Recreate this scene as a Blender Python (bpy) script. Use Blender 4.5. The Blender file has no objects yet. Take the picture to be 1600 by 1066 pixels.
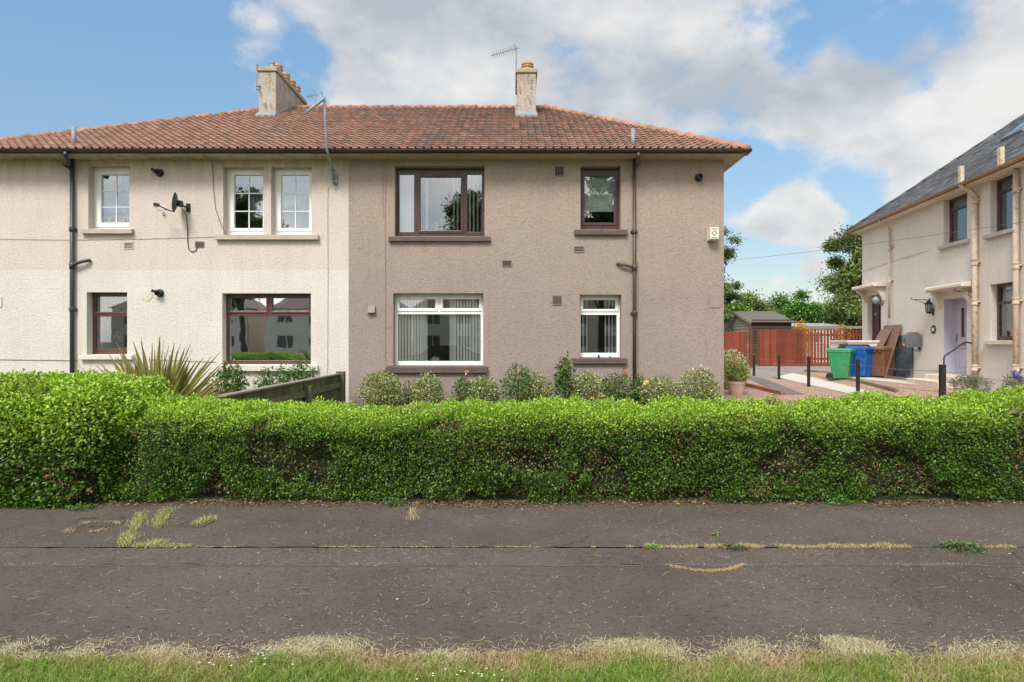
import bpy, math, random
import numpy as np
from mathutils import Vector, Matrix
random.seed(7)
rng = np.random.default_rng(7)
R = math.radians
S = bpy.context.scene
COL = S.collection

# ------------------------------------------------------------------ camera
cam = bpy.data.cameras.new('camera')
cam.lens = 23.15
cam.sensor_width = 36.0
cam.clip_start = 0.05
cam.clip_end = 3000
camo = bpy.data.objects.new('camera', cam)
COL.objects.link(camo)
camo.location = (0, 0, 1.6)
camo.rotation_euler = (R(90), 0, 0)
S.camera = camo
F = 1028.9          # focal length in photograph pixels (1600 wide)

# ------------------------------------------------------------------ world, sun, exposure
S.view_settings.view_transform = 'Standard'
S.view_settings.look = 'None'
S.view_settings.exposure = 0.85
S.view_settings.gamma = 1.0
S.view_settings.use_curve_mapping = False
SUN_DIR = Vector((-0.27, -0.70, 0.88)).normalized()
sun = bpy.data.lights.new('sun', 'SUN')
sun.energy = 2.2
sun.angle = R(18)
sun.color = (1.0, 0.965, 0.92)
suno = bpy.data.objects.new('sun', sun)
COL.objects.link(suno)
suno.rotation_euler = SUN_DIR.to_track_quat('Z', 'Y').to_euler()


def make_world():
    w = bpy.data.worlds.new('World')
    S.world = w
    w.use_nodes = True
    nt = w.node_tree
    nt.nodes.clear()
    N = nt.nodes.new
    L = nt.links.new
    out = N('ShaderNodeOutputWorld')
    sky = N('ShaderNodeTexSky')
    sky.sky_type = 'NISHITA'
    sky.sun_disc = False
    sky.sun_elevation = math.asin(SUN_DIR.z)
    sky.sun_rotation = math.atan2(SUN_DIR.x, SUN_DIR.y)
    sky.air_density = 1.1
    sky.dust_density = 0.2
    sky.ozone_density = 1.4
    bg = N('ShaderNodeBackground')
    bg.inputs['Strength'].default_value = 0.11
    tc = N('ShaderNodeTexCoord')
    d = tc.outputs['Generated']

    def math_(op, a, b=None, clamp=False):
        n = N('ShaderNodeMath')
        n.operation = op
        n.use_clamp = clamp
        for i, v in enumerate((a, b)):
            if v is None:
                continue
            if isinstance(v, (int, float)):
                n.inputs[i].default_value = v
            else:
                L(v, n.inputs[i])
        return n.outputs[0]

    def noise(scale, detail, rough, vec, dist=0.0):
        n = N('ShaderNodeTexNoise')
        n.inputs['Scale'].default_value = scale
        n.inputs['Detail'].default_value = detail
        n.inputs['Roughness'].default_value = rough
        n.inputs['Distortion'].default_value = dist
        L(vec, n.inputs['Vector'])
        return n.outputs['Fac']
    mp = N('ShaderNodeMapping')
    mp.inputs['Scale'].default_value = (1.0, 1.0, 1.55)
    mp.inputs['Location'].default_value = (0.31, 0.17, 0.42)
    L(d, mp.inputs['Vector'])
    v = mp.outputs[0]
    big = noise(3.3, 10, 0.56, v)
    va = N('ShaderNodeVectorMath')
    va.operation = 'ADD'
    L(v, va.inputs[0])
    va.inputs[1].default_value = (-0.03, 0.0, 0.10)
    above = noise(3.3, 6, 0.5, va.outputs[0])
    sep = N('ShaderNodeSeparateXYZ')
    L(d, sep.inputs[0])
    z = sep.outputs['Z']
    # the clear air of this sky stays blue right down to the roofs
    hz = N('ShaderNodeMapRange')
    hz.inputs['From Min'].default_value = 0.0
    hz.inputs['From Max'].default_value = 0.45
    L(z, hz.inputs['Value'])
    tint = N('ShaderNodeMix')
    tint.data_type = 'RGBA'
    L(hz.outputs[0], tint.inputs[0])
    tint.inputs[6].default_value = (0.50, 0.435, 0.43, 1)
    tint.inputs[7].default_value = (0.86, 1.0, 0.97, 1)
    skm = N('ShaderNodeMix')
    skm.data_type = 'RGBA'
    skm.blend_type = 'MULTIPLY'
    skm.inputs[0].default_value = 1.0
    L(sky.outputs[0], skm.inputs[6])
    L(tint.outputs[2], skm.inputs[7])
    L(skm.outputs[2], bg.inputs['Color'])
    dens = big

    def blob(px, py, r0, amt):
        c = Vector(((px - 800) / F, 1, (533 - py) / F)).normalized()
        n = N('ShaderNodeVectorMath')
        n.operation = 'DISTANCE'
        L(d, n.inputs[0])
        n.inputs[1].default_value = c
        m = N('ShaderNodeMapRange')
        m.interpolation_type = 'SMOOTHSTEP'
        m.inputs['From Min'].default_value = 0.0
        m.inputs['From Max'].default_value = r0
        m.inputs['To Min'].default_value = amt
        m.inputs['To Max'].default_value = 0.0
        L(n.outputs['Value'], m.inputs['Value'])
        return m.outputs[0]
    fine = noise(10.0, 9, 0.6, v)
    wisp = noise(24.0, 8, 0.6, v)
    dens = math_('ADD', math_('MULTIPLY', big, 0.95), math_('ADD', math_('MULTIPLY', fine, 0.42), math_('MULTIPLY', wisp, 0.16)))
    dens = math_('SUBTRACT', dens, 0.245)
    for b in ((60, 40, 0.46, -0.30), (180, 170, 0.30, -0.22), (15, 150, 0.055, 0.26), (860, 90, 0.46, 0.17), (620, 150, 0.25, 0.10), (700, 20, 0.3, 0.08),
              (370, 50, 0.09, 0.16), (400, 110, 0.08, 0.14), (480, 70, 0.06, -0.12), (560, 30, 0.2, 0.10), (600, 95, 0.07, -0.14), (1130, 190, 0.30, 0.10), (1480, 190, 0.30, 0.20), (1600, 60, 0.15, 0.14),
              (1310, 130, 0.14, 0.14), (1290, 25, 0.10, -0.24), (1400, 30, 0.09, -0.20), (1235, 90, 0.05, -0.16), (1440, 130, 0.045, -0.22), (1490, 55, 0.05, -0.12),
              (1165, 275, 0.10, -0.36), (1300, 280, 0.09, -0.26), (1360, 320, 0.07, -0.18), (1150, 430, 0.14, -0.30), (1320, 400, 0.10, -0.22),
              (1240, 338, 0.07, 0.40), (1185, 348, 0.055, 0.26), (1295, 345, 0.05, 0.26), (1268, 424, 0.04, 0.30), (1215, 436, 0.03, 0.22), (1420, 250, 0.14, 0.12)):
        dens = math_('ADD', dens, blob(*b))
    nb = N('ShaderNodeMapRange')
    nb.inputs['From Min'].default_value = 0.1
    nb.inputs['From Max'].default_value = 0.5
    nb.inputs['To Min'].default_value = 0.0
    nb.inputs['To Max'].default_value = 0.2
    dq = N('ShaderNodeVectorMath')
    dq.operation = 'DOT_PRODUCT'
    L(d, dq.inputs[0])
    dq.inputs[1].default_value = SUN_DIR
    L(dq.outputs['Value'], nb.inputs['Value'])
    dens = math_('ADD', dens, nb.outputs[0])
    mr = N('ShaderNodeMapRange')
    mr.interpolation_type = 'SMOOTHSTEP'
    mr.inputs['From Min'].default_value = 0.44
    mr.inputs['From Max'].default_value = 0.635
    L(dens, mr.inputs['Value'])
    cover = mr.outputs[0]
    # cloud tone: pale tops and greyer undersides
    mp2 = N('ShaderNodeMapping')
    mp2.inputs['Scale'].default_value = (1.0, 1.0, 1.8)
    mp2.inputs['Location'].default_value = (1.7, 0.6, 0.9)
    L(d, mp2.inputs['Vector'])
    tone = noise(3.6, 7, 0.5, mp2.outputs[0])
    tone = math_('ADD', 0.5, math_('MULTIPLY', math_('SUBTRACT', tone, 0.5), 0.55))
    tone = math_('ADD', tone, math_('MULTIPLY', math_('SUBTRACT', big, above), 1.25))
    tone = math_('ADD', tone, math_('MULTIPLY', math_('SUBTRACT', 0.72, dens), 0.22))
    tone = math_('ADD', tone, math_('MULTIPLY', math_('SUBTRACT', fine, 0.5), 0.12))
    ramp = N('ShaderNodeValToRGB')
    e = ramp.color_ramp.elements
    e[0].position = 0.38
    e[0].color = (0.50, 0.55, 0.635, 1)
    e[1].position = 0.66
    e[1].color = (0.90, 0.905, 0.92, 1)
    L(tone, ramp.inputs['Fac'])
    bg2 = N('ShaderNodeBackground')
    # clouds are brighter on the sun's side of the sky
    dp = N('ShaderNodeVectorMath')
    dp.operation = 'DOT_PRODUCT'
    L(d, dp.inputs[0])
    dp.inputs[1].default_value = SUN_DIR
    ms = N('ShaderNodeMapRange')
    ms.interpolation_type = 'SMOOTHSTEP'
    ms.inputs['From Min'].default_value = -0.15
    ms.inputs['From Max'].default_value = 0.95
    ms.inputs['To Min'].default_value = 0.54
    ms.inputs['To Max'].default_value = 1.30
    L(dp.outputs['Value'], ms.inputs['Value'])
    L(ms.outputs[0], bg2.inputs['Strength'])
    wm = N('ShaderNodeMix')
    wm.data_type = 'RGBA'
    wm.blend_type = 'MULTIPLY'
    L(math_('MULTIPLY', ms.outputs[0], 0.8, True), wm.inputs[0])
    L(ramp.outputs['Color'], wm.inputs[6])
    wm.inputs[7].default_value = (1.06, 1.0, 0.90, 1)
    L(wm.outputs[2], bg2.inputs['Color'])
    mix = N('ShaderNodeMixShader')
    L(math_('MULTIPLY', cover, 0.94), mix.inputs['Fac'])
    L(bg.outputs[0], mix.inputs[1])
    L(bg2.outputs[0], mix.inputs[2])
    L(mix.outputs[0], out.inputs['Surface'])


make_world()

# ------------------------------------------------------------------ materials


class NT:
    def __init__(s, name):
        s.m = bpy.data.materials.new(name)
        s.m.use_nodes = True
        s.t = s.m.node_tree
        s.t.nodes.clear()
        s.out = s.t.nodes.new('ShaderNodeOutputMaterial')

    def n(s, typ, **kw):
        nd = s.t.nodes.new(typ)
        for k, v in kw.items():
            setattr(nd, k, v)
        return nd

    def set(s, sock, v):
        if isinstance(v, bpy.types.NodeSocket):
            s.t.links.new(v, sock)
        elif isinstance(v, (tuple, list)) and len(v) == 3 and sock.type == 'RGBA':
            sock.default_value = (*v, 1)
        else:
            sock.default_value = v

    def coord(s):
        return s.n('ShaderNodeTexCoord').outputs['Object']

    def noise(s, scale, detail=5, rough=.55, vec=None, dist=0.0):
        n = s.n('ShaderNodeTexNoise')
        n.inputs['Scale'].default_value = scale
        n.inputs['Detail'].default_value = detail
        n.inputs['Roughness'].default_value = rough
        n.inputs['Distortion'].default_value = dist
        s.set(n.inputs['Vector'], vec if vec is not None else s.coord())
        return n.outputs['Fac']

    def voro(s, scale, feat='F1', out='Distance', vec=None, rnd=1.0):
        n = s.n('ShaderNodeTexVoronoi', feature=feat)
        n.inputs['Scale'].default_value = scale
        n.inputs['Randomness'].default_value = rnd
        s.set(n.inputs['Vector'], vec if vec is not None else s.coord())
        return n.outputs[out]

    def rng(s, v, a, b, c=0.0, d=1.0):
        n = s.n('ShaderNodeMapRange')
        s.set(n.inputs['Value'], v)
        for k, x in zip(('From Min', 'From Max', 'To Min', 'To Max'), (a, b, c, d)):
            n.inputs[k].default_value = x
        return n.outputs[0]

    def mix(s, f, a, b, blend='MIX'):
        n = s.n('ShaderNodeMix', data_type='RGBA', blend_type=blend)
        s.set(n.inputs[0], f)
        s.set(n.inputs[6], a)
        s.set(n.inputs[7], b)
        return n.outputs[2]

    def math(s, op, a, b=0.0, clamp=False):
        n = s.n('ShaderNodeMath', operation=op, use_clamp=clamp)
        s.set(n.inputs[0], a)
        s.set(n.inputs[1], b)
        return n.outputs[0]

    def scalevec(s, sc):
        n = s.n('ShaderNodeMapping')
        n.inputs['Scale'].default_value = sc
        s.set(n.inputs['Vector'], s.coord())
        return n.outputs[0]

    def bump(s, h, strength=.3, dist=.02, normal=None):
        n = s.n('ShaderNodeBump')
        n.inputs['Strength'].default_value = strength
        n.inputs['Distance'].default_value = dist
        s.set(n.inputs['Height'], h)
        if normal is not None:
            s.set(n.inputs['Normal'], normal)
        return n.outputs[0]

    def bsdf(s, col, rough=.6, metal=0.0, spec=.5, normal=None, alpha=None):
        b = s.n('ShaderNodeBsdfPrincipled')
        s.set(b.inputs['Base Color'], col)
        s.set(b.inputs['Roughness'], rough)
        s.set(b.inputs['Metallic'], metal)
        s.set(b.inputs['Specular IOR Level'], spec)
        if normal is not None:
            s.set(b.inputs['Normal'], normal)
        return b.outputs[0]

    def done(s, shader):
        s.t.links.new(shader, s.out.inputs['Surface'])
        return s.m


def c_(col, k):
    return tuple(min(1, x * k) for x in col)


def plain(name, col, rough=.55, var=.12, scale=6, bump=0.0, bscale=60, metal=0.0, spec=.4, dirt=None, dirt_amt=.3):
    t = NT(name)
    f = t.noise(scale, 6, .6)
    f = t.rng(f, .3, .7)
    col_o = t.mix(f, c_(col, 1 - var), c_(col, 1 + var))
    if dirt is not None:
        g = t.rng(t.noise(scale * 1.7 + 1.3, 8, .68, dist=.6), .5, .68, 0, dirt_amt)
        col_o = t.mix(g, col_o, dirt)
    nm = t.bump(t.noise(bscale, 4, .6), bump, .01) if bump else None
    r = t.rng(t.noise(scale * 3, 4), .3, .7, max(.05, rough - .08), min(1, rough + .08))
    return t.done(t.bsdf(col_o, r, metal, spec, nm))


def roughcast(name, upper, lower=None, band=None, blotch=.10, stain=None, soft=.008, ochre=None):
    """wet-dash harling: coarse bumps, darker pits, soft blotches; two paint colours split at height `band`"""
    t = NT(name)
    co = t.coord()
    col = upper
    if lower is not None:
        sep = t.n('ShaderNodeSeparateXYZ')
        t.set(sep.inputs[0], co)
        zz = t.math('ADD', sep.outputs['Z'], t.rng(t.noise(3, 4), 0, 1, -.012, .012))
        col = t.mix(t.rng(zz, band - soft, band + soft), lower, upper)
    f = t.rng(t.noise(0.9, 8, .62), .3, .7)
    col = t.mix(f, t.mix(1.0, col, (1 - blotch,) * 3, 'MULTIPLY'), t.mix(1.0, col, (1 + blotch * .5,) * 3, 'MULTIPLY'))
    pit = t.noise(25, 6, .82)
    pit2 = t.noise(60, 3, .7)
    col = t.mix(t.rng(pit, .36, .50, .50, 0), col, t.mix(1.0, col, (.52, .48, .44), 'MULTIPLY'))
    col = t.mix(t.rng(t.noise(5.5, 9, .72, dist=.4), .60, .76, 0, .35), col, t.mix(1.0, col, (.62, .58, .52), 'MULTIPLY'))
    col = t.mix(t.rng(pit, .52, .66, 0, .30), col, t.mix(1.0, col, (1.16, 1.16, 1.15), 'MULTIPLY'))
    col = t.mix(t.rng(t.noise(1.0, 7, .7, t.scalevec((5.5, 5.5, .45))), .52, .72, 0, .30), col, t.mix(1.0, col, (.74, .70, .66), 'MULTIPLY'))
    if ochre is not None:      # lichen and soot running down from the top
        g2 = t.math('MULTIPLY', t.rng(t.noise(2.2, 8, .75, t.scalevec((3, 3, 1.0))), .50, .60), .85)
        sp2 = t.n('ShaderNodeSeparateXYZ')
        t.set(sp2.inputs[0], co)
        col = t.mix(t.math('MULTIPLY', g2, t.rng(sp2.outputs['Z'], 7.4, 8.2)), col, ochre)
        g3 = t.rng(t.noise(4.0, 8, .75, t.scalevec((2.5, 2.5, .8))), .54, .62, 0, .75)
        col = t.mix(g3, col, (.13, .11, .085))
    if stain is not None:      # sooty algae that runs from the eaves
        sp = t.n('ShaderNodeSeparateXYZ')
        t.set(sp.inputs[0], co)
        st = t.scalevec((3.2, 3.2, .55))
        g = t.math('MULTIPLY', t.rng(t.noise(1.6, 8, .7, st), .35, .7), t.rng(sp.outputs['Z'], 4.75, 5.45))
        col = t.mix(t.math('MULTIPLY', g, .75), col, stain)
    h = t.math('ADD', t.math('MULTIPLY', pit, .75), t.math('MULTIPLY', pit2, .35))
    return t.done(t.bsdf(col, .92, 0, .15, t.bump(h, 1.0, .036)))


def leafmat(name, trans=.28, rough=.42, spec=.35):
    t = NT(name)
    a = t.n('ShaderNodeAttribute', attribute_name='Col')
    col = a.outputs['Color']
    b = t.bsdf(col, rough, 0, spec)
    tr = t.n('ShaderNodeBsdfTranslucent')
    t.set(tr.inputs['Color'], t.mix(1.0, col, (1.25, 1.35, .6), 'MULTIPLY'))
    mx = t.n('ShaderNodeMixShader')
    mx.inputs[0].default_value = trans
    t.t.links.new(b, mx.inputs[1])
    t.t.links.new(tr.outputs[0], mx.inputs[2])
    return t.done(mx.outputs[0])


def glassmat(name, refl=.30, tint=(.80, .84, .84), wave=.0):
    t = NT(name)
    tr = t.n('ShaderNodeBsdfTransparent')
    t.set(tr.inputs['Color'], tint)
    g = t.n('ShaderNodeBsdfGlossy')
    t.set(g.inputs['Color'], (.93, .96, 1.0))
    t.set(g.inputs['Roughness'], 0.012)
    if wave:
        t.set(g.inputs['Normal'], t.bump(t.noise(1.6, 2, .4), wave, .02))
    lw = t.n('ShaderNodeLayerWeight')
    lw.inputs['Blend'].default_value = .25
    fac = t.math('ADD', t.math('MULTIPLY', lw.outputs['Fresnel'], .8), refl, True)
    mx = t.n('ShaderNodeMixShader')
    t.set(mx.inputs[0], fac)
    t.t.links.new(tr.outputs[0], mx.inputs[1])
    t.t.links.new(g.outputs[0], mx.inputs[2])
    return t.done(mx.outputs[0])


def tilemat(name, cols, grey, lichen=(.35, .24, .05), greyx=None):
    t = NT(name)
    geo = t.n('ShaderNodeNewGeometry')
    r = geo.outputs['Random Per Island']
    ramp = t.n('ShaderNodeValToRGB')
    e = ramp.color_ramp.elements
    e[0].color = (*cols[0], 1)
    e[1].color = (*cols[-1], 1)
    for i, c in enumerate(cols[1:-1]):
        x = e.new((i + 1) / (len(cols) - 1))
        x.color = (*c, 1)
    t.set(ramp.inputs['Fac'], r)
    col = ramp.outputs['Color']
    w = t.n('ShaderNodeTexWhiteNoise', noise_dimensions='1D')
    t.set(w.inputs['W'], t.math('MULTIPLY', r, 77.7))
    big = t.noise(.55, 5, .6)
    gx = t.rng(big, .35, .65)
    if greyx is not None:
        sp = t.n('ShaderNodeSeparateXYZ')
        t.set(sp.inputs[0], t.coord())
        gx = t.math('MULTIPLY', gx, t.rng(sp.outputs['X'], greyx[0], greyx[1], .2, 1.15))
    gmask = t.rng(t.math('ADD', w.outputs['Value'], t.math('MULTIPLY', gx, .55)), .82, 1.1, 0, .85)
    col = t.mix(gmask, col, grey)
    col = t.mix(t.rng(t.noise(3.0, 8, .7), .62, .72, 0, .55), col, lichen)
    col = t.mix(t.rng(t.noise(30, 6, .7), .35, .7), t.mix(1.0, col, (.72, .72, .72), 'MULTIPLY'), t.mix(1.0, col, (1.2, 1.2, 1.2), 'MULTIPLY'))
    return t.done(t.bsdf(col, .82, 0, .25, t.bump(t.noise(70, 4), .25, .006)))


def asphaltmat(name, base=(.089, .073, .063)):
    t = NT(name)
    co = t.coord()
    col = t.mix(t.rng(t.noise(.8, 8, .65), .32, .68), c_(base, .74), c_(base, 1.2))
    col = t.mix(t.rng(t.noise(75, 4, .8), .3, .7), t.mix(1.0, col, (.56, .56, .56), 'MULTIPLY'), t.mix(1.0, col, (1.42, 1.4, 1.4), 'MULTIPLY'))
    # dark pits stretched a little, pale stone chips
    dv = t.n('ShaderNodeMapping')
    dv.inputs['Scale'].default_value = (1.0, 1.9, 1)
    dv.inputs['Rotation'].default_value = (0, 0, R(25))
    t.set(dv.inputs['Vector'], co)
    pits = t.rng(t.noise(17, 7, .86, dv.outputs[0]), .355, .44, .95, 0)
    col = t.mix(pits, col, (.024, .021, .020))
    ch = t.voro(62, 'F1', 'Distance')
    chc = t.voro(62, 'F1', 'Color')
    sepc = t.n('ShaderNodeSeparateColor')
    t.set(sepc.inputs[0], chc)
    patch = t.rng(t.noise(1.5, 4, .6), .42, .62)
    sel = t.math('MULTIPLY', t.math('GREATER_THAN', sepc.outputs[0], t.math('SUBTRACT', .985, t.math('MULTIPLY', patch, .06))), t.math('LESS_THAN', ch, .26))
    col = t.mix(t.math('MULTIPLY', sel, .8), col, (.42, .38, .34))
    # hairline cracks
    cw = t.n('ShaderNodeMapping')
    t.set(cw.inputs['Vector'], co)
    wob = t.n('ShaderNodeTexNoise')
    wob.inputs['Scale'].default_value = 2.2
    wob.inputs['Detail'].default_value = 6
    t.set(wob.inputs['Vector'], co)
    vm = t.n('ShaderNodeMix', data_type='VECTOR')
    vm.inputs[0].default_value = .32
    t.set(vm.inputs[4], co)
    t.set(vm.inputs[5], wob.outputs['Color'])
    edge = t.voro(.9, 'DISTANCE_TO_EDGE', 'Distance', vm.outputs[1])
    crack = t.math('MULTIPLY', t.rng(edge, .0, .006, 1, 0), t.rng(t.noise(1.1, 3), .50, .62))
    col = t.mix(t.math('MULTIPLY', crack, .8), col, (.02, .018, .016))
    h = t.math('ADD', t.math('MULTIPLY', t.noise(90, 4, .7), .6), t.math('MULTIPLY', pits, -.8))
    return t.done(t.bsdf(col, .9, 0, .2, t.bump(h, .55, .012)))


def gravelmat(name, a, b, c):
    t = NT(name)
    v = t.voro(42, 'F1', 'Color')
    d = t.voro(42, 'F1', 'Distance')
    sp = t.n('ShaderNodeSeparateColor')
    t.set(sp.inputs[0], v)
    col = t.mix(sp.outputs[0], a, b)
    col = t.mix(t.math('GREATER_THAN', sp.outputs[1], .7), col, c)
    return t.done(t.bsdf(col, .85, 0, .2, t.bump(t.math('MULTIPLY', d, -1.0), .8, .02)))


def woodmat(name, a, b, grain=(30, 30, 1.5), rough=.75, worn=None, worn_amt=.5):
    t = NT(name)
    g = t.noise(1.0, 6, .65, t.scalevec(grain), .4)
    geo = t.n('ShaderNodeNewGeometry')
    r = geo.outputs['Random Per Island']
    col = t.mix(t.rng(g, .3, .7), a, b)
    col = t.mix(1.0, col, t.mix(r, (.66, .66, .66), (1.24, 1.20, 1.16)), 'MULTIPLY')
    if worn is not None:
        col = t.mix(t.rng(t.noise(2.3, 7, .7), .55, .72, 0, worn_amt), col, worn)
    return t.done(t.bsdf(col, rough, 0, .25, t.bump(g, .3, .006)))


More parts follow.
